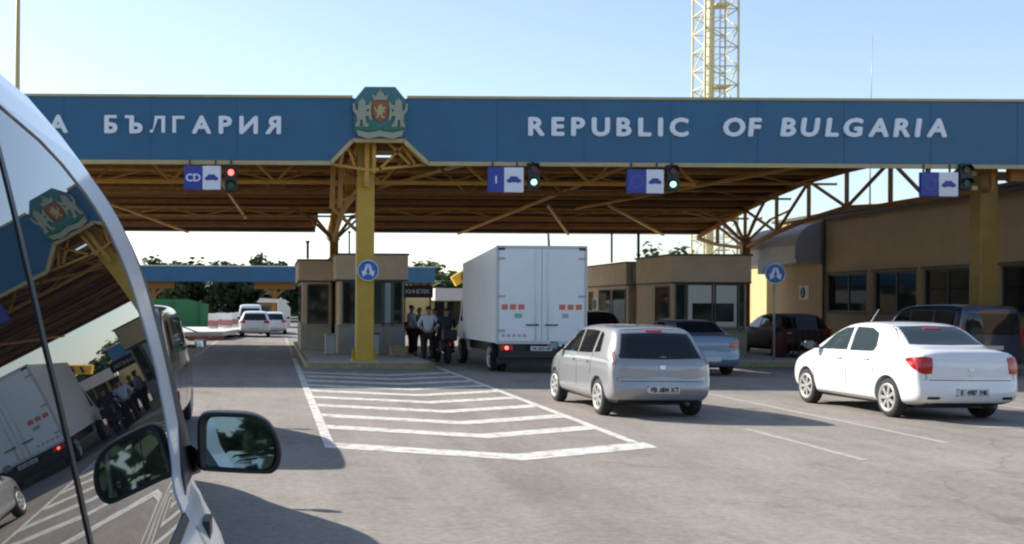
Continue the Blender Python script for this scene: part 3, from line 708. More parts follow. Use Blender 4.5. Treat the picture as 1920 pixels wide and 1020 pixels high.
yb = thing('annex_building', 'sunlit pale yellow annex wall seen behind the round blue sign', 'building', (27, 60, 0))
MB().box((23.4, 53, 0), (33, 75, 3.7)).build('wall', M['yellowall'], yb)
MB().box((23.3, 52.9, 3.7), (33.1, 75.1, 3.85)).build('roof', M['boothcap'], yb)
MB().box((23.36, 56, 1.2), (23.395, 58, 2.6)).build('window', DG, yb)
MB().box((23.36, 61, 1.2), (23.395, 64, 2.6)).build('window', DG, yb)

# crowd rail between the booth island and the red car
rl = thing('guard_rail', 'dark steel pedestrian rail beside the right island', 'railing', (17.5, 36.5, .0))
r_ = MB().bar((16.7, 36.4, 1.05), (18.2, 36.4, 1.05), .025, 8).bar((16.7, 36.4, .2), (18.2, 36.4, .2), .02, 8)
r_.build('rail', M['dark'], rl)
for i in range(8): MB().bar((16.72 + i*.21, 36.4, 0), (16.72 + i*.21, 36.4, 1.05), .014, 6).build('baluster', M['dark'], rl)
tb = thing('litter_bin', 'dark red cylindrical litter bin at the right corner of the right island', 'bin', (16.2, 35.8, .175))
b_ = MB().lathe_x([(0, .01), (0, .2), (.75, .24), (.78, .24), (.78, .2)], (0, 0, 0), 20)
b_.v = [(16.2 + y_, 35.8 + z_, .175 + x_) for x_, y_, z_ in b_.v]; b_.build('drum', mat('bin_red', (0.10, .02, .015), .6), tb)
b_ = MB().lathe_x([(.79, .23), (.92, .19), (.98, .05), (.98, .0)], (0, 0, 0), 20)
b_.v = [(16.2 + y_, 35.8 + z_, .175 + x_) for x_, y_, z_ in b_.v]; b_.build('lid', M['black'], tb)

# small blocks and cabinets in front of the left booth
for i, (x, y, w_, h_, mm, lab) in enumerate(((1.9, 36.2, .34, .62, 'greycap', 'pale grey concrete block left of the yellow column'), (3.25, 35.9, .42, .66, 'galv', 'grey utility cabinet right of the yellow column'), (3.95, 34.6, .55, .30, 'kerb', 'low yellow painted concrete block right of the yellow column'))):
    t = thing('concrete_block' if i != 1 else 'utility_cabinet', lab, 'block' if i != 1 else 'cabinet', (x, y, .175))
    MB().box((x - w_/2, y, .175), (x + w_/2, y + .3, .175 + h_), .03).build('block_body', M[mm], t)
    MB().box((x - w_/2 - .02, y - .02, .175 + h_), (x + w_/2 + .02, y + .32, .175 + h_ + .04), .01).build('cap', M['boothcap'] if i == 1 else M[mm], t)

# ------------------------------------------------------------------ vehicles
def ev_mesh(o):
    dg = bpy.context.evaluated_depsgraph_get(); dg.update()
    return bpy.data.meshes.new_from_object(o.evaluated_get(dg))
def body_mesh(st, wheels, R, bump=.05, lvl=3):
    rows = []
    def ring(y, w, zb, zs, ws, wt, zt, k=1.0, zc=None, dy=0):
        zm = zb + (zs - zb) * .5
        h = [(0, zb), (w*.55, zb), (w*.90, zb + .02), (w*.985, zb + .12), (w, zm), (w*.99, zs - .09), (ws, zs), (ws*.35 + wt*.65, zs + (zt - zs)*.62), (wt, zt - .035), (wt*.86, zt - .004), (wt*.5, zt + .008), (0, zt + .012)]
        if zc is not None: h = [(x*k, zc + (z - zc)*k) for x, z in h]
        pts = h + [(-x, z) for x, z in h[-2:0:-1]]
        out = []
        for x, z in pts:
            yy = y + dy
            if y < .2 and z < .62: yy -= bump * min(1, (.62 - z) * 6) * (1 - y/.2)
            if y < .3: yy += .065 * (abs(x) / .85) ** 5 * (1 - y/.3)
            out.append((x, yy, z))
        return out
    a = st[0]; zc = (a[2] + a[6]) / 2
    rows.append(ring(*a, k=.45, zc=zc, dy=-.03)); rows.append(ring(*a, k=.85, zc=zc, dy=-.02))
    for s_ in st: rows.append(ring(*s_))
    b = st[-1]; zc2 = (b[2] + b[6]) / 2
    rows.append(ring(*b, k=.85, zc=zc2, dy=.04)); rows.append(ring(*b, k=.45, zc=zc2, dy=.06))
    mb = MB().grid(rows, closed=True); n = len(rows[0])
    mb.f.append(tuple(range(n))[::-1]); mb.sm.append(True)
    mb.f.append(tuple((len(rows)-1)*n + k for k in range(n))); mb.sm.append(True)
    o = mb.build('tmp', None); md = o.modifiers.new('s', 'SUBSURF'); md.levels = lvl; md.render_levels = lvl
    me = ev_mesh(o); bpy.data.objects.remove(o)
    o = new_obj('tmp', me); bm = bmesh.new(); bm.from_mesh(me); bvh = BVHTree.FromBMesh(bm); bm.free()
    if wheels:
        cut = MB()
        for wy, tx in wheels:
            for s_ in (-1, 1):
                xs = sorted((s_ * (tx - .28), s_ * (tx + .5))); q = MB().disc((wy, R + .01), R * 1.13, xs[0], xs[1], 40, ax='x')
                cut.add(q.v, q.f)
        c = cut.build('cut', None); bo = o.modifiers.new('b', 'BOOLEAN'); bo.operation = 'DIFFERENCE'; bo.object = c; bo.solver = 'EXACT'
        me2 = ev_mesh(o); bpy.data.objects.remove(c); bpy.data.objects.remove(o); me = me2
    else: bpy.data.objects.remove(o)
    for p in me.polygons: p.use_smooth = True
    try: me.set_sharp_from_angle(angle=math.radians(38))
    except Exception: pass
    me.materials.clear()
    return me, bvh
def lerp_pl(pl, t):
    if len(pl) == 1: return pl[0]
    x = t * (len(pl) - 1); i = min(int(x), len(pl) - 2); f = x - i
    return tuple(pl[i][k] + (pl[i+1][k] - pl[i][k]) * f for k in range(len(pl[0])))
def patch(name, bvh, m, parent, side, bot, top, off=.006, n=12, k=6, into=.012):
    """thin shell lying on the body: side -1/+1 = left/right flank, 'r' rear, 'f' front, 't' top"""
    rows = []
    for j in range(k + 1):
        row = []
        for i in range(n + 1):
            a = lerp_pl(bot, i/n); b = lerp_pl(top, i/n); q = [a[c] + (b[c]-a[c])*j/k for c in (0, 1)]
            if side in (-1, 1): o, d = Vector((side*3, q[0], q[1])), Vector((-side, 0, 0))
            elif side == 'r': o, d = Vector((q[0], -3, q[1])), Vector((0, 1, 0))
            elif side == 'f': o, d = Vector((q[0], 9, q[1])), Vector((0, -1, 0))
            else: o, d = Vector((q[0], q[1], 5)), Vector((0, 0, -1))
            h = bvh.ray_cast(o, d)
            if h[0] is None: h = bvh.find_nearest(o + d * (2.2 if side != 'r' else 3.0))
            nn = h[1]
            if nn.dot(d) > 0: nn = -nn
            row.append((h[0], nn))
        rows.append(row)
    mb = MB(); g = [[p + q * off for p, q in r] for r in rows]
    mb.grid(g)
    edge = [(0, i) for i in range(n + 1)] + [(j, n) for j in range(1, k + 1)] + [(k, i) for i in range(n - 1, -1, -1)] + [(j, 0) for j in range(k - 1, 0, -1)]
    top_ = [g[j][i] for j, i in edge]; low = [rows[j][i][0] - rows[j][i][1] * into for j, i in edge]
    mb.grid([top_, low], smooth=False, closed=True)
    return mb.build(name, m, parent, absolute=False)
WH = {}
def wheel_meshes(R, W=.19, spokes=7):
    if (R, spokes) in WH: return WH[(R, spokes)]
    ty = MB().lathe_x([(-W/2, R*.66), (-W/2 - .004, R*.80), (-W/2 + .012, R*.95), (-W/2 + .035, R), (W/2 - .035, R), (W/2 - .012, R*.95), (W/2 + .004, R*.80), (W/2, R*.66), (0, R*.60), (-W/2, R*.66)], n=32).build('t', M['rubber'])
    rm = MB().lathe_x([(-W/2 - .002, R*.74), (-W/2 - .012, R*.71), (-W/2 - .004, R*.60), (-W/2 + .02, R*.56)], n=32)
    for i in range(spokes):
        t = 2*math.pi*i/spokes; c, s_ = math.cos(t), math.sin(t); dx, dy = -s_, c; wv = R*.062
        r0, r1 = R*.10, R*.61; x0, x1 = -W/2 - .002, -W/2 + .03
        v = []
        for x in (x0, x1):
            for r, ww in ((r0, wv*1.1), (r1, wv*1.5)):
                for e in (-1, 1): v.append((x, c*r + dx*ww*e, s_*r + dy*ww*e))
        rm.add(v, [(0,1,3,2),(4,6,7,5),(0,2,6,4),(1,5,7,3),(0,4,5,1),(2,3,7,6)])
    rm.lathe_x([(-W/2 - .002, .001), (-W/2 - .002, R*.14), (-W/2 + .02, R*.17)], n=20)
    rm = rm.build('r', M['alloy'])
    bk = MB().lathe_x([(-W/2 + .045, .001), (-W/2 + .045, R*.60), (W/2 - .02, R*.60), (W/2 - .02, .001)], n=24).build('b', M['dark'])
    res = (ty.data, rm.data, bk.data)
    for o in (ty, rm, bk): bpy.data.objects.remove(o)
    WH[(R, spokes)] = res; return res
def add_wheel(t, x, y, R, spokes=7, steer=0):
    ty, rm, bk = wheel_meshes(R, spokes=spokes)
    o = new_obj('wheel', ty, None, t); o.location = (x, y, R); o.rotation_euler = (0, 0, math.pi * (x > 0) + steer)
    new_obj('rim', rm, None, o); new_obj('brake_drum', bk, None, o)
HATCH = dict(L=3.82, R=.30, wheels=[(.66, .72), (3.12, .72)], st=[
 (0.00,.75,.44,.82,.72,.64,.88),(0.03,.79,.33,.91,.77,.66,.97),(0.12,.815,.25,.95,.79,.655,1.05),(0.34,.825,.21,.96,.80,.615,1.37),(0.52,.83,.2,.96,.80,.605,1.44),
 (0.9,.835,.2,.96,.81,.61,1.47),(1.5,.84,.2,.95,.81,.61,1.48),(2.05,.84,.2,.94,.81,.61,1.455),(2.4,.84,.2,.93,.81,.63,1.35),(2.95,.83,.2,.91,.80,.70,1.02),(3.05,.825,.2,.90,.79,.70,.99),(3.35,.80,.22,.84,.76,.66,.90),(3.62,.74,.25,.74,.69,.58,.80),(3.76,.64,.34,.62,.6,.5,.66)],
 win=[([(1.80,.99),(2.70,.98)],[(1.86,1.375),(2.12,1.36),(2.42,1.22),(2.70,1.0)]),([(1.02,1.01),(1.72,.99)],[(1.04,1.37),(1.40,1.385),(1.78,1.38)]),([(.66,1.04),(.92,1.02)],[(.80,1.32),(.87,1.35),(.95,1.365)])],
 rearwin=([(-.735,.96),(0,.945),(.735,.96)],[(-.60,1.40),(0,1.425),(.60,1.40)]), wind=([(-.66,1.03),(.66,1.03)],[(-.56,1.37),(.56,1.37)]),
 seams=[[(2.72,.95),(2.80,.7),(2.80,.32)],[(1.75,1.36),(1.75,.95),(1.72,.32)],[(.97,1.0),(1.02,.72),(1.02,.66)]],
 handles=[(1.86,.86),(1.12,.86)])
SEDAN = dict(L=4.3, R=.32, wheels=[(.84, .755), (3.47, .755)], st=[
 (0.00,.78,.42,.90,.74,.64,.97),(0.03,.83,.32,1.0,.79,.66,1.07),(0.12,.855,.26,1.03,.82,.68,1.13),(0.42,.865,.22,1.04,.83,.67,1.155),(0.58,.87,.2,1.03,.83,.66,1.18),
 (1.02,.875,.2,1.01,.84,.62,1.46),(1.25,.875,.2,1.0,.84,.61,1.515),(1.7,.88,.2,.99,.85,.61,1.55),(2.3,.88,.2,.98,.85,.61,1.535),(2.72,.88,.2,.97,.85,.63,1.43),(3.32,.87,.2,.95,.83,.72,1.09),(3.42,.865,.2,.94,.82,.72,1.06),(3.8,.84,.22,.88,.79,.68,.95),(4.1,.77,.27,.78,.72,.6,.84),(4.24,.66,.36,.64,.62,.52,.68)],
 win=[([(2.12,1.05),(3.05,1.035)],[(2.18,1.445),(2.45,1.43),(2.75,1.32),(3.05,1.06)]),([(1.30,1.07),(1.36,1.055),(1.7,1.05),(2.02,1.045)],[(1.27,1.14),(1.36,1.36),(1.6,1.445),(2.08,1.455)])],
 rearwin=([(-.70,1.20),(0,1.19),(.70,1.20)],[(-.56,1.475),(0,1.49),(.56,1.475)]), wind=([(-.68,1.1),(.68,1.1)],[(-.56,1.45),(.56,1.45)]),
 seams=[[(3.08,1.0),(3.16,.75),(3.16,.34)],[(2.08,1.44),(2.07,1.0),(2.05,.34)],[(1.24,1.08),(1.22,.8),(1.24,.70)]],
 handles=[(2.2,.90),(1.36,.92)])
VAN = dict(L=4.6, R=.33, wheels=[(.9, .80), (3.7, .80)], st=[
 (0.00,.86,.42,1.0,.84,.70,1.66),(0.03,.90,.32,1.05,.88,.74,1.78),(0.12,.92,.26,1.06,.90,.76,1.86),(0.5,.925,.22,1.06,.91,.76,1.90),(1.2,.93,.2,1.05,.91,.76,1.91),(2.0,.93,.2,1.05,.91,.76,1.90),(2.8,.93,.2,1.04,.91,.76,1.86),(3.2,.93,.2,1.03,.90,.76,1.72),(3.75,.91,.2,1.0,.87,.76,1.16),(3.85,.90,.2,.98,.86,.74,1.12),(4.25,.86,.24,.86,.80,.68,.98),(4.5,.76,.34,.7,.7,.6,.74)],
 win=[([(2.4,1.12),(3.45,1.10)],[(2.45,1.70),(2.9,1.68),(3.2,1.50),(3.45,1.14)]),([(1.3,1.12),(2.3,1.12)],[(1.3,1.72),(2.35,1.72)]),([(.3,1.12),(1.2,1.12)],[(.34,1.68),(1.2,1.72)])],
 rearwin=([(-.72,1.10),(.72,1.10)],[(-.66,1.66),(.66,1.66)]), wind=([(-.72,1.18),(.72,1.18)],[(-.62,1.70),(.62,1.70)]),
 seams=[[(3.5,1.1),(3.5,.34)],[(2.38,1.7),(2.36,.34)],[(1.25,1.7),(1.25,.72)]], handles=[(2.5,.98),(2.2,.98)])
BODY = {}
def car(name, label, cat, kind, loc, rz, paint, scale=(1, 1, 1), lamps='hatch', glass='cglass', plate='', group=None, spokes=7, details=True, rearglass=None, gloss=None):
    sp = dict(hatch=HATCH, sedan=SEDAN, van=VAN)[kind]; key = kind
    if key not in BODY: BODY[key] = body_mesh(sp['st'], sp['wheels'], sp['R'])
    me, bvh = BODY[key]
    t = thing(name, label, cat, loc, rz, group)
    me = me.copy(); new_obj('body', me, CP[paint], t)
    G = M[glass]; RGm = M[rearglass or glass]
    for s_ in (-1, 1):
        for bot, top in sp['win']: patch('side_window', bvh, G, t, s_, bot, top, .004)
        if details:
            for pl in sp['seams']:
                patch('door_seam', bvh, M['dark'], t, s_, [(y - .009, z) for y, z in pl], [(y + .009, z) for y, z in pl], .002, 10, 1, .01)
            for y, z in sp['handles']:
                patch('door_handle', bvh, CP[paint] if paint != 'white' else M['galv'], t, s_, [(y, z - .014), (y + .17, z - .012)], [(y, z + .014), (y + .17, z + .012)], .022, 6, 2, .0)
            y0, y1 = sp['wheels'][0][0] + .42, sp['wheels'][1][0] - .42
            patch('sill_trim', bvh, M['black'], t, s_, [(y0, .235), (y1, .235)], [(y0, .285), (y1, .285)], .004, 10, 1)
        mz = sp['seams'][0][0][1] + (.06 if kind != 'van' else .12); my = sp['seams'][0][0][0] - .02
        mx = sp['st'][6][1]
        mm = MB().box((s_*(mx + .02), my, mz - .02), (s_*(mx + .20), my + .09, mz + .12), .035)
        mm.box((s_*(mx - .08), my + .03, mz - .02), (s_*(mx + .04), my + .07, mz + .03))
        mo = mm.build('wing_mirror', CP[paint] if paint not in ('white', 'silver') else M['black'], t, absolute=False)
        if details: MB().box((s_*(mx + .045), my - .004, mz + .0), (s_*(mx + .18), my + .002, mz + .10)).build('mirror_glass', M['mirror'], mo)
    patch('rear_window', bvh, RGm, t, 'r', *sp['rearwin'], .004, 14, 6)
    patch('windscreen', bvh, G, t, 'f', *sp['wind'], .004, 14, 6)
    for x, y in [(s_ * (wh[1]), wh[0]) for wh in sp['wheels'] for s_ in (-1, 1)]: add_wheel(t, x, y, sp['R'], spokes)
    if lamps == 'sedan':
        for s_ in (-1, 1):
            b = [(s_*.63, .76), (s_*.73, .75), (s_*.81, .78)]; tp = [(s_*.61, 1.0), (s_*.70, 1.02), (s_*.81, 1.01)]
            if s_ < 0: b, tp = b[::-1], tp[::-1]
            l = patch('tail_lamp', bvh, M['redlamp'], t, 'r', b, tp, .012, 8, 4)
            b = [(.08, .80), (.20, .86), (.34, .95)]; tp = [(.08, 1.0), (.2, 1.01), (.34, .99)]
            patch('lamp_wrap', bvh, M['redlamp'], l, s_, b, tp, .010, 8, 4)
            patch('reflector', bvh, M['black'] if s_ < 0 else M['black'], t, 'r', [(s_*.60-.09, .36), (s_*.60+.09, .36)], [(s_*.60-.09, .40), (s_*.60+.09, .40)], .006, 4, 1)
    elif lamps == 'hatch':
        for s_ in (-1, 1):
            b = [(s_*.72, .86), (s_*.77, .86)]; tp = [(s_*.70, 1.06), (s_*.735, 1.06)]
            if s_ < 0: b, tp = b[::-1], tp[::-1]
            patch('tail_lamp', bvh, mat_hl, t, 'r', b, tp, .008, 4, 6)
    elif lamps == 'wide':
        for s_ in (-1, 1):
            b = [(s_*.50, .80), (s_*.78, .80)]; tp = [(s_*.50, .93), (s_*.78, .95)]
            if s_ < 0: b, tp = b[::-1], tp[::-1]
            patch('tail_lamp', bvh, M['redlamp'], t, 'r', b, tp, .01, 6, 3)
    elif lamps == 'tall':
        for s_ in (-1, 1):
            b = [(s_*.77, .80), (s_*.86, .80)]; tp = [(s_*.74, 1.35), (s_*.81, 1.35)]
            if s_ < 0: b, tp = b[::-1], tp[::-1]
            patch('tail_lamp', bvh, M['redlamp'], t, 'r', b, tp, .01, 4, 6)
    for s_ in (-1, 1):
        fl = sp['L']
        b = [(s_*.42, .60), (s_*.62, .62)]; tp = [(s_*.40, .70), (s_*.60, .74)]
        if s_ < 0: b, tp = b[::-1], tp[::-1]
        patch('headlight', bvh, M['chrome'], t, 'f', b, tp, .008, 5, 3)
    pz = .47 if kind != 'van' else .75
    pl = patch('number_plate', bvh, M['plate'], t, 'r', [(-.26, pz - .055), (.26, pz - .055)], [(-.26, pz + .055), (.26, pz + .055)], .012, 4, 2)
    if plate:
        yb = min(v.co.y for v in pl.data.vertices)
        patch('plate_band', bvh, M['signblue'], pl, 'r', [(-.26, pz - .053), (-.225, pz - .053)], [(-.26, pz + .053), (-.225, pz + .053)], .014, 1, 1)
        word(plate, -.20, .245, yb - .003, pz - .038, .076, M['black'], pl, name='letter', depth=.004, bold=.02, wide=1, absolute=False)
    if details:
        zz = .60 if kind == 'hatch' else .66
        patch('bumper_seam', bvh, M['dark'], t, 'r', [(-.74, zz - .007), (.74, zz - .007)], [(-.74, zz + .005), (.74, zz + .005)], .0015, 16, 1, .01)
        patch('tailgate_seam', bvh, M['dark'], t, 'r', [(-.71, zz), (-.72, .93)], [(-.70, zz), (-.71, .93)], .0015, 1, 6, .01)
        patch('tailgate_seam', bvh, M['dark'], t, 'r', [(.71, zz), (.72, .93)], [(.70, zz), (.71, .93)], .0015, 1, 6, .01)
        patch('bumper_skirt', bvh, M['black'], t, 'r', [(-.62, .24), (.62, .24)], [(-.66, .30), (.66, .30)], .004, 12, 2)
        patch('badge', bvh, M['chrome'], t, 'r', [(-.035, .79), (.035, .79)], [(-.05, .85), (.05, .85)], .008, 3, 2)
        patch('brake_lamp', bvh, M['redlamp'], t, 'r', [(-.13, sp['rearwin'][1][1][1] - .055), (.13, sp['rearwin'][1][1][1] - .055)], [(-.13, sp['rearwin'][1][1][1] - .03), (.13, sp['rearwin'][1][1][1] - .03)], .012, 4, 1)
        if kind == 'sedan':
            patch('lock_cover', bvh, M['chrome'], t, 'r', [(-.05, .72), (.05, .72)], [(-.05, .74), (.05, .74)], .008, 2, 1)
        ch = MB().box((-.60, .5, .18), (.60, sp['L'] - .3, .30)); ch.build('underbody', M['black'], t, absolute=False)
        MB().bar((.42, -.0, .24), (.42, .3, .24), .03, 10).build('exhaust_pipe', M['dark'], t, absolute=False)
    if kind == 'sedan' and details: MB().bar((-.25, 2.35, 1.53), (-.25, 2.10, 1.76), .009, 6, .005).build('antenna', M['galv'], t, absolute=False)
    t.scale = scale
    return t
mat_hl = mat('hatch_lamp', (0.26, 0.13, 0.14), 0.2, coat=.6)

car('silver_hatchback', 'small silver hatchback with black rear window waiting right of the painted chevrons', 'car', 'hatch', (6.19, 17.75, 0), math.radians(1.2), 'silver', (1, 1.05, 1), plate='PB 6184 KT', lamps='hatch')
c_ = car('white_sedan', 'clean white four door sedan with red tail lamps at the right', 'car', 'sedan', (10.92, 17.5, 0), math.radians(1.6), 'white', (.975, 1, 1), plate='E 4917 MK', lamps='sedan', glass='sglass', rearglass='sglass')
car('blue_grey_sedan', 'blue grey sedan in shade ahead of the silver hatchback', 'car', 'sedan', (11.2, 28.6, 0), 0, 'bluegrey', (.98, 1, .93), lamps='wide', details=False)
car('dark_suv', 'near black estate car in shade between the truck box and the long far booth', 'car', 'hatch', (10.6, 36.2, 0), 0, 'dk', (1.06, 1.15, 1.10), lamps='wide', details=False)
car('dark_red_car', 'dark red and black car parked in shade beside the office wall', 'car', 'hatch', (18.95, 39.6, 0), 0, 'dkred', (1.08, 1.1, 1.05), lamps='wide', details=False)
car('navy_minivan', 'dark navy minivan in shade behind the white sedan', 'van', 'van', (19.05, 29.6, 0), 0, 'navy', (1, 1, .99), lamps='tall', details=False)
car('dark_minivan', 'dark grey minivan just past the door mirror of the foreground van', 'van', 'van', (-2.13, 13.6, 0), 0, 'dkgrey', (1, 1, .93), lamps='tall')
car('dark_minivan', 'dark minivan in the queue hidden behind the foreground van pillar', 'van', 'van', (-2.14, 7.3, 0), 0, 'dkgrey', (1, 1, .95), lamps='tall', details=False)
car('white_hatchback', 'white hatchback driving away on the sunlit far road left of the booths', 'car', 'hatch', (-.92, 60, 0), 0, 'white', (1.0, 1, .95), lamps='wide', details=False)
car('white_van', 'white van ahead of the far white hatchback on the sunlit road', 'van', 'van', (-1.35, 70, 0), 0, 'white', (.85, 1, .92), lamps='tall', details=False)
car('white_hatchback', 'white car peeking out at the right of the far white hatchback', 'car', 'hatch', (0.05, 65.5, 0), 0, 'white', (1, 1, .9), lamps='wide', details=False)

# box truck
tk = thing('box_truck', 'white box truck with orange reflectors on its rear doors, waiting at the booth', 'truck', (7.08, 29.4, 0), math.radians(-1.2))
W2 = 1.19; zb0, zb1 = .80, 3.34; TL = 4.5
MB().prismx([(.03, zb0), (.03, zb1), (TL, zb1 - .30), (TL, zb0)], -W2, W2).build('cargo_box', M['whited'], tk, absolute=False)
for s_ in (-1, 1):
    x0, x1 = sorted((s_ * .008, s_ * (W2 - .06)))
    dr = MB().box((x0, -.01, zb0 + .05), (x1, .027, zb1 - .07), .006).build('rear_door', M['whited'], tk, absolute=False)
    for z in (zb0 + .3, zb0 + 1.2, zb1 - .35):
        MB().box((s_*(W2 - .22), -.025, z), (s_*(W2 - .02), -.0105, z + .06)).build('hinge', M['galv'], dr)
    MB().bar((s_*.16, -.035, zb0 + .08), (s_*.16, -.035, zb1 - .1), .012, 8).build('locking_bar', M['whited'], dr)
    MB().box((s_*.08, -.05, zb0 + .46), (s_*.42, -.036, zb0 + .50)).build('door_handle', M['dark'], dr)
    rf_ = MB()
    for k in range(3): rf_.box((s_*.98 - s_*k*.22 - .08, -.016, zb0 + .88), (s_*.98 - s_*k*.22 + .08, -.0115, zb0 + 1.02))
    rf_.build('reflector', M['orange'], dr)
for k in range(5): MB().box((-1.06 + k*.14, -.016, zb0 + .16), (-.97 + k*.14, -.0115, zb0 + .24)).build('print', M['pinkprint'], tk, absolute=False)
MB().box((-.72, -.016, zb0 + .66), (-.52, -.0115, zb0 + .78)).build('sticker', M['greensticker'], tk, absolute=False)
MB().box((.54, -.016, zb0 + .66), (.70, -.0115, zb0 + .78)).build('sticker', M['galv'], tk, absolute=False)
fr = MB().box((-W2 - .01, -.0, zb1 - .06), (W2 + .01, .06, zb1 + .02)).box((-W2 - .01, -.005, zb0 - .02), (W2 + .01, .06, zb0 + .045))
for s_ in (-1, 1): fr.box((s_*(W2 - .05), -.006, zb0 + .045), (s_*(W2 + .012), .06, zb1 - .06))
fr.build('door_frame', mat('frame_grey', (0.50, 0.52, 0.53), .4), tk, absolute=False)
for s_ in (-1, 1):
    MB().box((s_*(W2 - .12) - .09, -.02, zb1 - .10), (s_*(W2 - .12) + .09, -.006, zb1 - .03)).build('marker_lamp', M['dark'], tk, absolute=False)
ch = MB().box((-.95, .15, .52), (.95, TL + .3, .78)).box((-1.1, .05, .42), (1.1, .12, .60)).box((-1.1, .30, .25), (1.1, .36, .42))
ch.build('chassis', M['black'], tk, absolute=False)
for s_ in (-1, 1):
    q = MB().box((s_*.92 - .17, .0, .60), (s_*.92 + .17, .048, .75), .01)
    lm = q.build('tail_lamp', M['redlamp'], tk, absolute=False)
    if s_ < 0: MB().disc((s_*.92 + .0, .675), .05, -.012, -.001, 16).build('lit_bulb', M['redglow'], lm)
tkp = MB().box((-.28, -.0, .60), (.28, .045, .72)).build('number_plate', M['plate'], tk, absolute=False)
word('CB 2573 HA', -.24, .24, -.004, .625, .07, M['black'], tkp, name='letter', depth=.005, bold=.02, wide=1)
for x in (.5, .66, 1.05):
    MB().box((x - .04, -.0, .70), (x + .04, .04, .78)).build('marker_lamp', M['signwhite'], tk, absolute=False)
for y in (1.15, TL + .75):
    for s_ in (-1, 1):
        add_wheel(tk, s_ * (1.03), y, .38, 5)
        if y < 2: add_wheel(tk, s_ * .80, y, .38, 5)
for s_ in (-1, 1):
    MB().box((s_*1.04 - .16, .72, .18), (s_*1.04 + .16, .74, .55)).build('mud_flap', M['black'], tk, absolute=False)
cab = [(TL + .12, .45), (TL + 1.75, .45), (TL + 1.8, 1.1), (TL + 1.55, 1.35), (TL + 1.05, 2.15), (TL + .12, 2.25)]
cb_ = MB().prismx(cab, -.98, .98).build('cab', M['white'], tk, absolute=False)
MB().prismx([(TL + .55, 1.3), (TL + 1.35, 1.3), (TL + 1.0, 1.95), (TL + .55, 2.0)], -.99, -.982).build('side_window', DG, cb_)
MB().prismx([(TL + .55, 1.3), (TL + 1.35, 1.3), (TL + 1.0, 1.95), (TL + .55, 2.0)], .982, .99).build('side_window', DG, cb_)
tk.rotation_euler = (math.radians(-.0), 0, math.radians(1.6))

# ------------------------------------------------------------------ foreground van, right flank close to the camera
A_PTS = [(-1.7, .20), (-1.3, .13), (-.95, .09), (-.75, .080), (-.62, .088), (-.56, .106), (-.50, .135), (-.42, .177), (-.36, .20)]
def aof(z):
    """distance of the flank from the camera plane, z relative to the eye"""
    if z >= -.36: s_ = z + .36; return .2 + .17*s_ + .15*s_*s_
    for (z0, a0), (z1, a1) in zip(A_PTS, A_PTS[1:]):
        if z <= z1: return a0 + (a1 - a0) * (z - z0) / (z1 - z0)
    return .2
def flank(px, py):
    u, v = (VX - px) / F, (VY - py) / F; lo, hi = .3, 6.0
    for _ in range(60):
        d = (lo + hi) / 2
        if u * d < aof(v * d): lo = d
        else: hi = d
    return (d, v * d)
c_glass = [(-60, 158), (0, 211), (54, 252), (105, 304), (162, 375), (196, 430), (225, 492), (245, 545), (262, 600), (280, 660), (293, 709), (311, 799), (322, 876), (326, 925)]
c_trim = [(-60, 135), (0, 184), (60, 232), (120, 280), (180, 358), (214, 410), (243, 470), (264, 530), (281, 590), (297, 650), (309, 700), (328, 790), (337, 850), (343, 925)]
c_out = [(-60, 95), (0, 144), (49, 184), (118, 262), (167, 330), (211, 392), (242, 455), (270, 525), (296, 605), (318, 690), (340, 770), (356, 835), (372, 886)]
def curve_of(c):
    pts = [flank(*p) for p in c]; return sorted([(z, d) for d, z in pts])
G_, T_, O_ = curve_of(c_glass), curve_of(c_trim), curve_of(c_out)
def interp(c, z):
    if z <= c[0][0]: return c[0][1]
    if z >= c[-1][0]: return c[-1][1] + (z - c[-1][0]) * (c[-1][1] - c[-2][1]) / (c[-1][0] - c[-2][0] + 1e-9) if False else c[-1][1]
    for (z0, d0), (z1, d1) in zip(c, c[1:]):
        if z <= z1: return d0 + (d1 - d0) * (z - z0) / (z1 - z0 + 1e-9)
ztopv = O_[-1][0]; belt = -.415
nose = [(-1.55, 3.45), (-1.2, 3.55), (-.85, 3.5), (-.70, 3.35), (-.60, 3.05), (-.52, 2.84), (-.44, O_[0][1] + .03)]
def yfront(z):
    if z >= O_[0][0]: return interp(O_, z)
    return interp(nose, z) if z < -.44 else O_[0][1] + .02
def inset(y, z): return .30 * max(0, y - 2.62) ** 1.3 if z < -.3 else 0
vn = thing('foreground_van', 'silver white van filling the left edge with glossy dark side glass and black door mirror', 'van', (-1.1, .9, 0))
XC = -1.02; REAR = -1.9
zs_ = [-1.52, -1.45, -1.3, -1.1, -.95, -.8, -.72, -.66, -.62, -.58, -.55, -.52, -.49, -.46, -.44, -.42, -.40] + [-.38 + k * (ztopv + .38) / 26 for k in range(27)]
right = [(-aof(z), z) for z in zs_]
xr = -aof(ztopv)
roof = []
for k in range(1, 13):
    t_ = k / 12; x = xr + (XC - xr) * t_; roof.append((x, ztopv + .085 * (1 - (1 - t_) ** 2.2)))
half = right + roof
full = half + [(2*XC - x, z) for x, z in half[-2::-1]]
NY = 60; vb = MB(); rows = []
def yf(x, z): 
    zz = min(z, ztopv)
    f = yfront(zz)
    if z > ztopv: f = yfront(ztopv) + .55 * (1 - ((x - XC) / (xr - XC)) ** 2)
    return f
for j in range(NY + 1):
    t_ = j / NY; t_ = t_ ** .8; row = []
    for x, z in full:
        f = yf(x, z); y = REAR + (f - REAR) * t_
        ins = inset(y, z); xx = x + (-ins if x > XC else ins)
        row.append((xx, y, z + EYE))
    rows.append(row)
vb.grid(rows, closed=False)
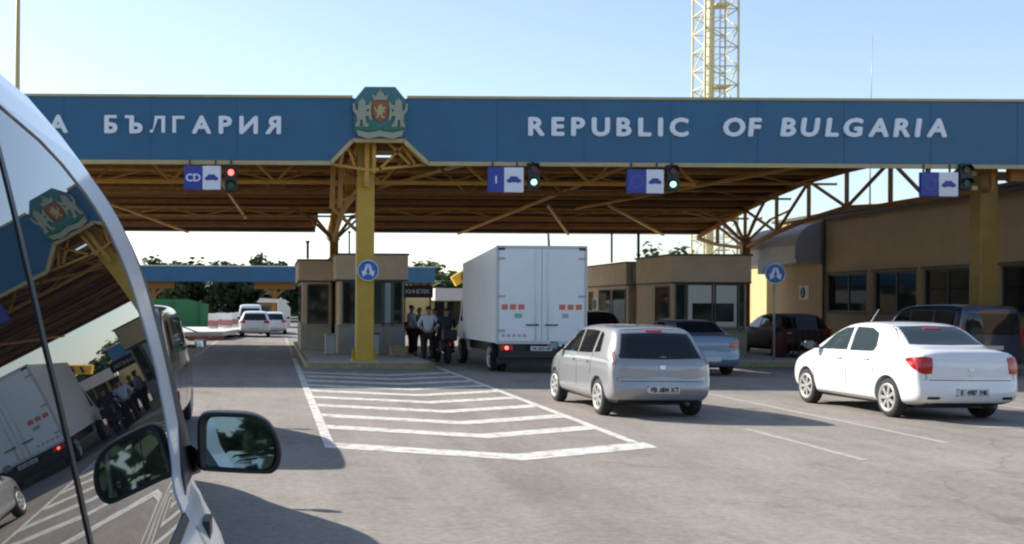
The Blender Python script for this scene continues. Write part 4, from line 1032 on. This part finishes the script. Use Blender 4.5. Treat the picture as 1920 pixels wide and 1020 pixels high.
# front cap between right and left edge, bulging forward
cap = []
nh = len(zs_)
for i in range(nh):
    x, z = right[i]; f = rows[-1][i]; g2 = rows[-1][len(full) - 1 - i]; r_ = []
    for k in range(17):
        u = k / 16; bul = .28 * (1 - (2*u - 1) ** 2) * (1 if z > -.5 else .8)
        r_.append((f[0] + (g2[0] - f[0]) * u, f[1] + bul, f[2]))
    cap.append(r_)
topr = []
for k in range(17):
    idx = nh - 1 + round((len(full) - 1 - 2 * (nh - 1)) * k / 16); topr.append(rows[-1][idx])
cap.append(topr)
vb.grid(cap)
rb_ = [(p[0], REAR, p[2]) for p in rows[0]]; b0 = len(vb.v); vb.v += rb_; vb.f.append(tuple(range(b0, b0 + len(rb_)))); vb.sm.append(False)
vbody = vb.build('body', CP['vanwhite'], vn)
def strip(name, c0, c1, m, off, par, z0, z1, n=40, close=False, rearY=None):
    mb = MB(); rws = []
    for i in range(n + 1):
        z = z0 + (z1 - z0) * i / n; a = c0(z); b = c1(z)
        rws.append([(-aof(z) + off, a + (b - a) * k / 10, z + EYE) for k in range(11)])
    mb.grid(rws)
    inner = [[(p[0] - off - .012, p[1], p[2]) for p in r] for r in rws]
    e0 = rws[0] + [r[-1] for r in rws[1:]] + rws[-1][-2::-1] + [r[0] for r in rws[-2:0:-1]]
    e1 = inner[0] + [r[-1] for r in inner[1:]] + inner[-1][-2::-1] + [r[0] for r in inner[-2:0:-1]]
    mb.grid([e0, e1], smooth=False, closed=True)
    return mb.build(name, m, par)
ztg = min(G_[-1][0], T_[-1][0]) 
pB = sorted([(lambda q: (q[1], q[0]))(flank(*p)) for p in ((-20, 250), (0, 325), (40, 490), (75, 640), (120, 820), (150, 950), (168, 1030), (176, 1070))])
Bc = lambda z: interp(pB, z)
strip('front_side_window', lambda z: Bc(z) + .010, lambda z: interp(G_, z), M['vglass'], .004, vn, belt, ztg)
strip('rear_side_window', lambda z: -1.3, lambda z: Bc(z) - .010, M['vglass'], .004, vn, belt, ztg)
strip('window_divider', lambda z: Bc(z) - .0095, lambda z: Bc(z) + .0095, M['black'], .006, vn, belt, ztg)
strip('pillar_trim', lambda z: interp(G_, z) + .001, lambda z: interp(T_, z), mat('pillar_silver', (0.74, 0.77, 0.84), .35, metal=.1, coat=.5), .007, vn, belt, ztg)
lowblack = lambda z: max(0, min(1, (.20 - z) / .12))
strip('windscreen_seal', lambda z: interp(T_, z) + .004, lambda z: interp(T_, z) + .004 + (interp(O_, z) - .022 - interp(T_, z)) * lowblack(z), M['black'], .006, vn, belt + .02, .19)
strip('belt_moulding', lambda z: -1.3, lambda z: interp(G_, z) + .02, M['black'], .008, vn, belt - .018, belt - .002, 4)
# windscreen panel on the front cap
ws_ = MB(); rws = []
for i in range(nh):
    z = zs_[i]
    if z < -.40 or z > ztopv - .03: continue
    rws.append([(p[0], p[1] + .006, p[2]) for p in cap[i][1:-1]])
ws_.grid(rws); ws_.build('windscreen', M['vglass'], vn)
for y in (-1.2, 2.75):
    for x in (-.36, -1.7):
        add_wheel(vn, x + 1.1, y - .9, .33, 7)
# lower door seam and small black side marker
sd = MB(); 
for zz0, zz1 in ((-1.2, -.46),):
    r0 = []; 
    for i in range(20):
        z = zz0 + (zz1 - zz0) * i / 19; y = 2.30 + .02 * i / 19
        r0.append([(-aof(z) - inset(y, z) + .002, y, z + EYE), (-aof(z) - inset(y, z) + .002, y + .008, z + EYE)])
    sd.grid(r0)
sd.build('door_seam', M['dark'], vn)
d_, z_ = flank(392, 990)
MB().box((-aof(z_) - inset(d_, z_) - .01, d_ - .05, z_ + EYE - .022), (-aof(z_) - inset(d_, z_) + .008, d_ + .05, z_ + EYE + .022), .004).build('side_marker', M['black'], vn)
# door mirror: black housing, angled glass, foot
def mpt(px, py, d=2.55): return ((px - VX) * d / F, (VY - py) * d / F + EYE)
mo_ = [(372, 850), (371, 800), (376, 781), (392, 774), (440, 774), (476, 778), (504, 792), (522, 818), (530, 848), (527, 872), (516, 886), (495, 890), (400, 886), (376, 880)]
def dense(poly, n=4):
    out = []
    N = len(poly)
    for i in range(N):
        p0, p1, p2, p3 = (poly[(i + k) % N] for k in (-1, 0, 1, 2))
        for k in range(n):
            t_ = k / n
            out.append(tuple(.5 * (2*p1[c] + (p2[c]-p0[c])*t_ + (2*p0[c]-5*p1[c]+4*p2[c]-p3[c])*t_*t_ + (3*p1[c]-p0[c]-3*p2[c]+p3[c])*t_**3) for c in (0, 1)))
    return out
ol = [mpt(*p) for p in dense(mo_)]
cx_ = sum(p[0] for p in ol) / len(ol); cz_ = sum(p[1] for p in ol) / len(ol)
def ringm(k, y, tw=0): return [(cx_ + (x - cx_) * k, y + (x - cx_) * tw, cz_ + (z - cz_) * k) for x, z in ol]
hm = MB().grid([ringm(.82, 2.60), ringm(.84, 2.552), ringm(.95, 2.54), ringm(1.0, 2.56), ringm(1.0, 2.60), ringm(.93, 2.66), ringm(.75, 2.70), ringm(.4, 2.715), ringm(.05, 2.72)], closed=True)
b0 = len(hm.v); hm.v += ringm(.82, 2.60); hm.f.append(tuple(range(b0, b0 + len(ol)))); hm.sm.append(False)
mirror = hm.build('door_mirror', M['black'], vn)
gm = MB(); gv = [(x, y + (z - cz_) * .05, z) for x, y, z in ringm(.83, 2.560, -.10)]; gm.add(gv, [tuple(range(len(gv)))]); gm.build('mirror_glass', M['mirror'], mirror, fix=False)
ft = MB(); fx0, fz0 = mpt(400, 868); 
ft.tube([(fx0, 2.62, fz0), (mpt(372, 872)[0], 2.62, mpt(372, 872)[1]), (mpt(352, 868)[0], 2.60, mpt(352, 868)[1])], [.022, .024, .034], 12)
ft.build('mirror_foot', M['black'], mirror)
tri = [flank(330, 800), flank(351, 830), flank(372, 886), flank(348, 895), flank(343, 930)]
tp_ = MB(); vs_ = [(-aof(z) + .009, d, z + EYE) for d, z in tri]; v2 = [(x - .02, y, z) for x, y, z in vs_]; n_ = len(vs_)
tp_.add(vs_ + v2, [tuple(range(n_)), tuple(range(2*n_-1, n_-1, -1))] + [(i, i+n_, (i+1)%n_+n_, (i+1)%n_) for i in range(n_)])
tp_.build('mirror_base', M['black'], mirror)

# ------------------------------------------------------------------ people
def skin_mesh(chains, lvl=2):
    """chains: list of [(pt, r), ...]; identical points are shared"""
    vs, rs, es, idx = [], [], [], {}
    for ch in chains:
        prev = None
        for p, r in ch:
            k = tuple(round(c, 4) for c in p)
            if k not in idx: idx[k] = len(vs); vs.append(p); rs.append(r)
            i = idx[k]
            if prev is not None and prev != i: es.append((prev, i))
            prev = i
    me = bpy.data.meshes.new('sk'); me.from_pydata(vs, es, []); o = new_obj('sk', me)
    md = o.modifiers.new('skin', 'SKIN'); md.use_smooth_shade = True
    for i, sv in enumerate(me.skin_vertices[0].data):
        r = rs[i]; sv.radius = r if hasattr(r, '__len__') else (r, r); sv.use_root = (i == 0)
    s2 = o.modifiers.new('sub', 'SUBSURF'); s2.levels = lvl; s2.render_levels = lvl
    m2 = ev_mesh(o); bpy.data.objects.remove(o)
    for p in m2.polygons: p.use_smooth = True
    return m2
def person(label, loc, rz, shirt, trousers, arms='relaxed', h=1.75, vest=None, group='people standing by the left island', seat=False, hold=False):
    k = h / 1.75; t = thing('person', label, 'person', loc, rz, group)
    hip, chest, neck, head = (0, 0, .93), (0, .0, 1.28), (0, 0, 1.47), (0, .02, 1.62)
    legs, shins = [], []
    for s_ in (-1, 1):
        if seat: kn, an, to = (s_*.22, .42, .82), (s_*.24, .22, .42), (s_*.24, .40, .36)
        else: kn, an, to = (s_*.12, .03, .50), (s_*.13, -.01, .09), (s_*.14, .17, .035)
        legs.append([(hip, .13), ((s_*.10, 0, .86), .105), (kn, .066), (an, .045)]); shins.append([(an, .045), ((an[0], an[1]-.03, an[2]-.05), .045), (to, .038)])
    arm_l = []; hands = []
    for s_ in (-1, 1):
        sh = (s_*.19, 0, 1.41)
        if arms == 'relaxed': el, wr, hd_ = (s_*.25, -.03, 1.14), (s_*.26, .06, .90), (s_*.26, .09, .82)
        elif arms == 'forward': el, wr, hd_ = (s_*.25, .02, 1.14), (s_*.17, .27, 1.10), (s_*.15, .35, 1.10)
        elif arms == 'ride': el, wr, hd_ = (s_*.30, .18, 1.20), (s_*.30, .42, 1.12), (s_*.30, .50, 1.11)
        else: el, wr, hd_ = (s_*.30, -.05, 1.16), (s_*.17, .12, 1.02), (s_*.14, .16, .99)
        arm_l.append([(chest, .14), (sh, .062), (el, .043), (wr, .028)]); hands.append((wr, hd_, s_))
    body = [[(hip, .13), ((0, 0, 1.08), .125), (chest, .145), ((0, 0, 1.42), .09), (neck, .052), ((0, .01, 1.53), .06), ((0, .015, 1.60), .088), ((0, .005, 1.68), .085), ((0, 0, 1.74), .04)]]
    me = skin_mesh(body + legs + shins + [a + [(h_[1], .03)] for a, h_ in zip(arm_l, hands)])
    bm = bmesh.new(); bm.from_mesh(me)
    ex = MB()
    for wr, hd_, s_ in hands:
        d = (Vector(hd_) - Vector(wr)).normalized(); sd_ = d.cross(Vector((s_, .2, 0))).normalized()
        for q, ln in enumerate((.066, .076, .072, .056)):
            b0 = Vector(hd_) + sd_ * (q - 1.5) * .018; ex.tube([b0, b0 + d * ln * .55, b0 + d * ln + Vector((-s_*.018, 0, 0))], [.0095, .009, .007], 6)
        b0 = (Vector(hd_) + Vector(wr)) / 2 + sd_ * -.03; ex.tube([b0, b0 + d * .03 - sd_ * .025, b0 + d * .06 - sd_ * .03], [.011, .010, .008], 6)
    # face: nose, ears, brow
    ex.tube([(0, .09, 1.635), (0, .118, 1.605)], [.010, .017], 8)
    for s_ in (-1, 1): ex.tube([(s_*.086, .0, 1.595), (s_*.094, -.005, 1.62), (s_*.086, -.008, 1.645)], [.010, .014, .010], 6)
    m2 = bpy.data.meshes.new('x'); m2.from_pydata(ex.v, [], ex.f); bm.from_mesh(m2)
    bm.to_mesh(me); bm.free(); me.materials.clear()
    for p in me.polygons: p.use_smooth = True
    me.transform(Matrix.Scale(k, 4)); new_obj('body', me, M['skin'], t)
    def garment(ch, name, m):
        g_ = skin_mesh(ch); g_.transform(Matrix.Scale(k, 4)); g_.materials.clear(); return new_obj(name, g_, m, t)
    g1 = .014
    garment([[(p, r + g1) for p, r in [(hip, .125), ((0, 0, 1.08), .13), (chest, .148), ((0, 0, 1.42), .10)]]] + [[(p, r + g1) for p, r in a] for a in arm_l] , 'shirt', M[shirt])
    if vest: garment([[((0, 0, 1.0), .155), ((0, 0, 1.12), .158), (chest, .178), ((0, 0, 1.41), .118)]], 'vest', M[vest])
    garment([[(p, r + g1 + .004) for p, r in l] for l in legs], 'trousers', M[trousers])
    sh_ = skin_mesh([[(p, r + .012) for p, r in shins[0]]]); shb = skin_mesh([[(p, r + .012) for p, r in shins[1]]])
    for q in (sh_, shb): q.transform(Matrix.Scale(k, 4)); q.materials.clear(); new_obj('shoe', q, M['black'], t)
    hr = skin_mesh([[((0, -.015, 1.62), .082), ((0, -.012, 1.68), .096), ((0, -.005, 1.735), .06)]]); hr.transform(Matrix.Scale(k, 4)); hr.materials.clear(); new_obj('hair', hr, M['hair'], t)
    ey = MB()
    for s_ in (-1, 1): ey.box((s_*.032 - .010, .088, 1.632), (s_*.032 + .010, .100, 1.642))
    ey.box((-.022, .088, 1.560), (.022, .102, 1.566)); e = ey.build('face_feature', M['hair'], t, absolute=False); e.scale = (k,)*3
    return t
x, y = GX(771, 668); person('person in a white shirt and dark trousers holding a red folder, leftmost of the group', (x, y, 0), math.radians(-75), 'shirtw', 'trous', 'forward', 1.80)
fo = MB().box((-.16, -.015, -.12), (.16, .015, .12), .004).build('folder', M['folder']); fo.location = (x - .28, y - .02, 1.10); fo.rotation_euler = (.5, .1, .3)
tag(fo, 'red folder held by the leftmost standing person', 'folder')
x, y = GX(786, 664); person('person in a dark vest standing between the two white shirts', (x, y, 0), math.radians(160), 'shirtb', 'trous', 'relaxed', 1.72, vest='vest')
x, y = GX(803, 681); person('person in a white shirt and dark trousers seen from behind, nearest of the group', (x, y, 0), math.radians(-12), 'shirtw', 'trous', 'hips', 1.77)
x, y = GX(815, 672); person('person in dark blue clothes behind the nearest white shirt', (x, y, 0), math.radians(30), 'vest', 'trous', 'relaxed', 1.70)
x, y = GX(871, 676); person('person in dark clothes standing against the truck side', (x, y, 0), math.radians(60), 'vest', 'trous', 'forward', 1.86, group=None)
# motorcycle with rider
def motorcycle(px, py, rz, label):
    x, y = GX(px, py); t = thing('motorcycle', label, 'motorcycle', (x, y, 0), rz)
    for yy in (0.3, 1.7):
        q = MB(); w_ = q.lathe_x([(-.05, .24), (-.06, .28), (-.03, .31), (.03, .31), (.06, .28), (.05, .24), (-.05, .24)], (0, yy, .31), 24); w_.build('wheel', M['rubber'], t, absolute=False)
    MB().tube([(0, .1, .82), (0, .35, .86), (0, .8, .80), (0, 1.0, .95), (0, 1.35, .92)], [.06, .13, .14, .17, .10], 12).build('seat_and_tank', CP['dkred'], t, absolute=False)
    MB().box((-.16, .6, .3), (.16, 1.15, .72), .06).build('engine', M['dark'], t, absolute=False)
    f = MB().bar((-.08, 1.7, .31), (-.08, 1.38, 1.05), .025, 8).bar((.08, 1.7, .31), (.08, 1.38, 1.05), .025, 8).bar((-.36, 1.22, 1.10), (.36, 1.22, 1.10), .016, 8).bar((-.1, .3, .31), (-.1, .8, .5), .03, 8).bar((.1, .3, .31), (.1, .8, .5), .03, 8)
    f.build('fork_and_bar', M['chrome'], t, absolute=False)
    MB().box((-.22, -.08, .72), (.22, .22, 1.05), .04).build('top_case', M['black'], t, absolute=False)
    MB().box((-.08, -.10, .62), (.08, -.07, .70)).build('tail_lamp', M['redlamp'], t, absolute=False)
    return t
motorcycle(843, 684, math.radians(4), 'dark motorcycle waiting between the group of people and the truck')
x, y = GX(843, 684); person('person in dark clothes sitting on the motorcycle', (x, y + .62, 0), 0, 'vest', 'trous', 'ride', 1.72, seat=True, group=None)

# notice board behind the people
nb = thing('notice_board', 'black hanging board with a row of white letters behind the standing people', 'sign', (11.0, 46, 0))
a, b = P(755, 558, 46), P(812, 535, 46)
nb.location = ((a.x + b.x) / 2, 46, 0)
MB().box((a.x, 46, a.z), (b.x, 46.08, b.z), .01).build('board', M['black'], nb); nbb = nb.children[0]
word('КИНЕТЕК', a.x + .12, b.x - .12, 45.99, (a.z + b.z)/2 - .09, .18, M['signwhite'], nbb, name='letter', depth=.01)
for x in (a.x + .1, b.x - .1): MB().bar((x, 46.1, 0), (x, 46.1, b.z), .03, 8).build('post', M['dark'], nb)

# ------------------------------------------------------------------ background
# second canopy, far
fc = thing('far_canopy', 'distant second crossing canopy with a plain blue fascia and orange posts', 'canopy', (-10, 110, 0))
DY = 112.0
a = P(150, 531, DY); b = P(905, 503, DY)
MB().box((a.x - 20, DY, 4.0), (a.x + 35.5, DY + .4, 5.52)).build('fascia', M['blue'], fc)
MB().box((a.x - 20, DY + .4, 4.8), (a.x + 35.5, DY + 14, 5.3)).build('roof_deck', M['deck'], fc)
MB().box((a.x - 20, DY - .06, 5.52), (a.x + 35.5, DY + 14, 5.62)).build('coping', M['creamw'], fc)
for px in (288, 515, 780):
    c = P(px, 560, DY + 2)
    MB().box((c.x - .25, DY + 1.8, 0), (c.x + .25, DY + 2.3, 4.2)).build('column', M['orangepost'], fc)
    br = MB()
    for dx in (-1, 1): br.bar((c.x, DY + 2, 2.5), (c.x + dx * 1.9, DY + 2, 4.1), .14); br.bar((c.x, DY + 2, 3.2), (c.x + dx * 1.1, DY + 2, 4.1), .1)
    br.box((c.x - 2.1, DY + 1.6, 3.3), (c.x + 2.1, DY + 2.4, 4.1)) if px != 780 else None
    br.build('branch_strut', M['orangepost'], fc)
fr_ = thing('far_canopy', 'stub of blue canopy behind the round sign at the right island', 'canopy', (39, 90, 0))
a = P(1405, 531, 90); b = P(1475, 508, 90)
MB().box((a.x - .5, 90, a.z), (b.x + 4, 100, b.z)).build('fascia', M['blue'], fr_)
MB().box((a.x + .4, 91, 0), (a.x + .9, 91.5, a.z)).build('column', M['orangepost'], fr_)
gw = thing('green_wall', 'plain green boundary screen on the left beyond the queue', 'fence', (-6, 75, 0))
gp = [P(x, y, 76) for x, y in ((292, 560), (350, 561), (391, 571))]
gwv = MB().prism([(-13, .2), (gp[2].x, .2), (gp[2].x, gp[2].z), (gp[1].x, gp[1].z), (-13, gp[0].z)], 76, 76.15)
gwv.build('panel', M['greenwall'], gw)
for k in range(5): MB().box((-12 + k*1.75, 75.93, .2), (-11.92 + k*1.75, 75.998, 1.95)).build('post', mat('green_post', (.02, .10, .04), .6) if k == 0 else bpy.data.materials['green_post'], gw)
# red and white barriers
def barrier(px, py, d, label):
    c = P(px, py, d); t = thing('traffic_barrier', label, 'barrier', (c.x, d, 0), 0, 'red and white barriers left of the far road')
    MB().prismx([(d - .25, 0), (d + .25, 0), (d + .10, .35), (d + .08, 1.25), (d - .08, 1.25), (d - .10, .35)], c.x - .28, c.x + .28).build('barrier_body', M['white'], t)
    MB().box((c.x - .285, d - .14, .55), (c.x + .285, d + .14, .85)).build('red_band', M['barrier_red'], t)
for i, (px, d) in enumerate(((400, 62), (414, 66), (426, 64), (438, 68), (449, 72))):
    barrier(px, 600, d, ['leftmost', 'second', 'middle', 'fourth', 'rightmost'][i] + ' of the red and white barriers beside the far road')
bg_ = thing('barrier_arm', 'long white raised traffic arm above the low kerb on the left', 'barrier', (-4.2, 45, 0))
a, b = P(322, 640, 46), P(318, 592, 46)
MB().box((a.x - .15, 45.9, 0), (a.x + .15, 46.2, 1.1), .03).build('arm_housing', M['creamw'], bg_)
MB().bar((a.x, 46, 1.0), (P(395, 606, 46).x, 46, P(380, 632, 46).z), .03, 8).build('arm', M['white'], bg_)
lowb = thing('low_barrier', 'low white concrete barrier with a red foot on the left of the sunlit road', 'barrier', (-4, 55, 0))
a, b = P(345, 640, 54), P(452, 628, 62)
lb_ = MB().add([], [])
lb_.prismz([(a.x, 54), (P(420, 630, 56).x, 55), (b.x, 62), (b.x - .3, 66), (a.x - 1.5, 66)], .2, .42)
lb_.build('barrier_body', M['creamw'], lowb)
MB().prismz([(a.x + .2, 53.9), (P(422, 630, 56).x, 54.9), (P(422, 630, 56).x, 55.0), (a.x + .2, 54.0)], .02, .2).build('red_foot', M['barrier_red'], lowb)
# far guard hut
gh = thing('guard_hut', 'small brown guard hut with a pale roof beside the far road', 'hut', (.2, 88, 0))
a, b = P(487, 612, 88), P(522, 566, 88)
MB().box((a.x, 88, 0), (b.x, 91, 1.9)).build('wall', M['ybrown'], gh)
MB().prism([(a.x - .25, 1.9), (b.x + .9, 1.9), (b.x + .5, 2.15), (a.x + .0, 2.25)], 87.8, 91.2).build('roof', M['creamw'], gh)
MB().box((a.x + .15, 87.96, .9), (a.x + .75, 87.998, 1.6)).build('window', DG, gh)
MB().box((b.x - .5, 87.95, 0), (b.x - .2, 87.998, 1.9)).build('door', M['orangepost'], gh)
wt_ = thing('white_tent', 'small white pitched shelter right of the guard hut', 'shelter', (1.6, 84, 0))
MB().prism([(P(524, 0, 84).x, 0), (P(548, 0, 84).x, 0), (P(548, 0, 84).x, 1.5), (P(530, 0, 84).x, 2.3), (P(524, 0, 84).x, 2.1)], 84, 86).build('canvas', M['creamw'], wt_)
# far service building behind the people
sb = thing('service_building', 'far sunlit yellow building with dark openings behind the standing people', 'building', (14, 66, 0))
a, b = P(745, 600, 66), P(900, 546, 66)
MB().box((a.x, 66, 0), (b.x, 74, 2.55)).build('wall', M['yellowall'], sb)
MB().box((P(812, 560, 65).x, 64.2, 2.05), (b.x + 4, 66.5, 2.75)).build('awning', M['creamw'], sb)
for p0, p1 in ((818, 836), (842, 866), (870, 884)):
    MB().box((P(p0, 0, 66).x, 65.95, .7), (P(p1, 0, 66).x, 65.998, 2.0)).build('window', DG, sb)
cr = thing('crane', 'yellow and black lifting boom beside the truck box', 'crane', (17, 72, 0))
a, b = P(850, 528, 72), P(884, 508, 72)
c_ = MB().bar((a.x, 72, a.z), (b.x + 1.5, 72, b.z + .9), .32)
c_.build('boom', M['crane'], cr)
st_ = MB()
for k in range(4):
    q0 = Vector((a.x, 71.6, a.z)).lerp(Vector((b.x + 1.5, 71.6, b.z + .9)), .2 + k*.2); st_.box((q0.x - .08, 71.55, q0.z - .25), (q0.x + .08, 71.6, q0.z + .25))
st_.build('black_band', M['black'], cr)
MB().box((b.x + .5, 71.5, 0), (b.x + 1.8, 73.5, b.z + .3)).build('crane_base', M['crane'], cr)

# lattice mast
def lattice(px, wpx, d, h, label):
    c = P(px, 100, d); hw = wpx / 2 * d / F
    t = thing('lattice_mast', label, 'mast', (c.x, d, 0))
    m_ = MB(); n = int(h / 1.3)
    cs = [(-hw, -hw), (hw, -hw), (hw, hw), (-hw, hw)]
    for i, (dx, dy) in enumerate(cs): m_.bar((c.x + dx*1.02, d + dy, 0), (c.x + dx, d + dy, h), .06)
    m_.build('legs', M['cream'], t)
    b_ = MB()
    for k in range(n):
        z0, z1 = k * h / n, (k + 1) * h / n
        for i in range(4):
            p, q = cs[i], cs[(i + 1) % 4]
            if k % 2: p, q = q, p
            b_.bar((c.x + p[0], d + p[1], z0), (c.x + q[0], d + q[1], z1), .032)
            b_.bar((c.x + p[0], d + p[1], z1), (c.x + q[0], d + q[1], z1), .032)
    b_.build('bracing', M['cream'], t)
    tb_ = MB().bar((c.x - hw*.28, d, 0), (c.x - hw*.28, d, h), .26, 12); tb_.build('inner_tube', M['cream'], t)
    ld = MB()
    for dx in (.25, .55): ld.bar((c.x + hw*dx, d - .1, 0), (c.x + hw*dx, d - .1, h), .035)
    for k in range(int(h / .45)): ld.bar((c.x + hw*.25, d - .1, k*.45), (c.x + hw*.55, d - .1, k*.45), .02)
    ld.build('ladder', M['galv'], t)
    for k in range(1, 6): MB().box((c.x - hw*.2, d - hw*.6, k * h / 6), (c.x + hw*.75, d + hw*.6, k * h / 6 + .08)).build('platform', M['cream'], t)
lattice(1341, 61, 78, 34, 'tall cream lattice light mast with inner tube and ladder behind the canopy')
yp = thing('light_pole', 'tall ochre light pole at the upper left corner', 'pole', (P(33, 100, 61).x, 61, 0))
MB().bar((P(33, 100, 61).x, 61, 0), (P(33, 100, 61).x, 61, 26), .15, 12, .12).build('shaft', M['polec'], yp)
MB().lathe_x([(0, .01), (0, .3), (.06, .3), (.06, .01)]).build('base_flange', M['dark'], yp, absolute=False).rotation_euler = (0, -math.pi/2, 0)

# trees
def tree(x, y, h, w_, label, m='leaf', n=420, group='trees beyond the crossing', seed=0, crown0=.25):
    rnd = random.Random(seed); t = thing('tree', label, 'tree', (x, y, 0), 0, group)
    tr_ = MB().tube([(0, 0, 0), (.05, 0, h*.3), (-.05, .05, h*.6), (0, 0, h*.85)], [h*.03, h*.024, h*.016, h*.006], 8)
    for k in range(7):
        a_ = rnd.uniform(0, 6.28); z = h * rnd.uniform(.28, .6); tr_.tube([(0, 0, z), (math.cos(a_)*w_*.2, math.sin(a_)*w_*.2, z + h*.1), (math.cos(a_)*w_*.38, math.sin(a_)*w_*.38, z + h*.2)], [h*.012, h*.008, h*.003], 5)
    tr_.build('trunk', M['bark'], t, absolute=False)
    lobes = []
    for k in range(11):
        a_ = rnd.uniform(0, 6.28); r = w_ * .33 * rnd.random() ** .5; lobes.append((math.cos(a_)*r, math.sin(a_)*r, h * rnd.uniform(crown0 + .12, .9), w_ * rnd.uniform(.13, .24)))
    c = MB()
    for k in range(n):
        lx, ly, lz, lr = rnd.choice(lobes); v = Vector((rnd.gauss(0, 1), rnd.gauss(0, 1), rnd.gauss(0, .8))).normalized() * lr * rnd.uniform(.55, 1.08)
        p = Vector((lx, ly, lz)) + v; s_ = w_ * rnd.uniform(.03, .065)
        nrm = (v.normalized() + Vector((rnd.uniform(-.6, .6), rnd.uniform(-.6, .6), rnd.uniform(-.6, .6)))).normalized()
        a1 = nrm.cross(Vector((0, 0, 1))).normalized() * s_; a2 = nrm.cross(a1).normalized() * s_ * rnd.uniform(.6, 1.2)
        c.add([p - a1, p - a2*.6, p + a1, p + a2], [(0, 1, 2, 3)])
    c.build('crown', M[m], t, absolute=False, fix=False)
    return t
rnd = random.Random(3)
lab = ['dark leafy tree behind the far canopy, number from the left', ]
tdat = [(265, 151, 6.0, 9), (300, 140, 6.6, 9), (345, 146, 6.4, 9), (392, 150, 6.5, 10), (432, 140, 6.1, 9), (470, 146, 6.6, 9), (500, 138, 7.4, 8), (540, 142, 6.4, 9), (800, 132, 6.2, 10), (838, 128, 5.6, 9), (880, 130, 5.2, 9)]
names = ['half hidden by the van pillar', 'above the green boundary screen', 'right of the green screen top', 'above the red and white barriers', 'left of the far white hatchback', 'directly above the far white hatchback', 'whose top rises highest over the far blue canopy', 'left of the low booth', 'above the black notice board', 'between the notice board and the crane', 'behind the yellow crane']
for i, (px, d, h, w_) in enumerate(tdat):
    tree((px - VX) * d / F, d, h, w_, 'bushy tree ' + names[i], 'leaf2' if i in (1, 2, 8, 9, 10) else 'leaf', 1100, seed=i)
tree((1238 - VX) * 95 / F, 95, 6.9, 5.5, 'small sparse tree showing over the right island booth roofs', 'leaf', 300, seed=31)
# far wood as one mass
hw_ = MB(); rnd = random.Random(11)
for k in range(14000):
    x = rnd.uniform(-90, 130); y = rnd.uniform(165, 185); z = rnd.uniform(0, 4.6 + 1.1*math.sin(x*.13) + .7*math.sin(x*.41))
    z *= 1.65 if x < 2 else 1.15
    s_ = rnd.uniform(.35, .9); n_ = Vector((rnd.gauss(0, 1), rnd.gauss(0, 1) - 1, rnd.gauss(0, 1))).normalized(); a1 = n_.cross(Vector((0, 0, 1))).normalized() * s_; a2 = n_.cross(a1).normalized() * s_
    p = Vector((x, y, z)); hw_.add([p - a1, p - a2*.6, p + a1, p + a2], [(0, 1, 2, 3)])
tag(hw_.build('distant_woods', M['leaf'], fix=False), 'dark band of distant woods beyond the crossing', 'woods', kind='stuff')
hl = MB(); rws = []
for j in range(2):
    rws.append([(-260 + 12*i, 330 + j*6, 0 if j == 0 else 3.2 + 2.0*math.sin(i*.37) + 1.2*math.sin(i*.91)) for i in range(50)])
rws.append([(-260 + 12*i, 420, 0) for i in range(50)])
hl.grid(rws); tag(hl.build('hills', mat('hill_green', (0.06, 0.085, 0.045), .9, noise=.3, scale=.05)), kind='structure')
vg = MB().add([(-90, 120, .004), (90, 120, .004), (90, 300, .004), (-90, 300, .004)], [(0, 1, 2, 3)])
tag(vg.build('verge', mat('verge_grass', (0.09, 0.11, 0.05), .9, noise=.3, scale=.3)), kind='structure')

# trees added out of view behind the viewer to darken mirrors and glass
rt = MB(); rnd = random.Random(5)
for k in range(7000):
    x = rnd.uniform(-60, 60); y = rnd.uniform(-52, -44); z = rnd.uniform(0, 9 + 2.5*math.sin(x*.31) + 1.5*math.sin(x*.83))
    s_ = rnd.uniform(.4, .9); n_ = Vector((rnd.gauss(0, 1), rnd.gauss(0, 1) + 1, rnd.gauss(0, 1))).normalized(); a1 = n_.cross(Vector((0, 0, 1))).normalized() * s_; a2 = n_.cross(a1).normalized() * s_
    p = Vector((x, y, z)); rt.add([p - a1, p - a2*.6, p + a1, p + a2], [(0, 1, 2, 3)])
tag(rt.build('reflection_woods', M['leaf'], fix=False), 'mass of trees added behind the viewer to darken mirror reflections', 'woods', kind='stuff')
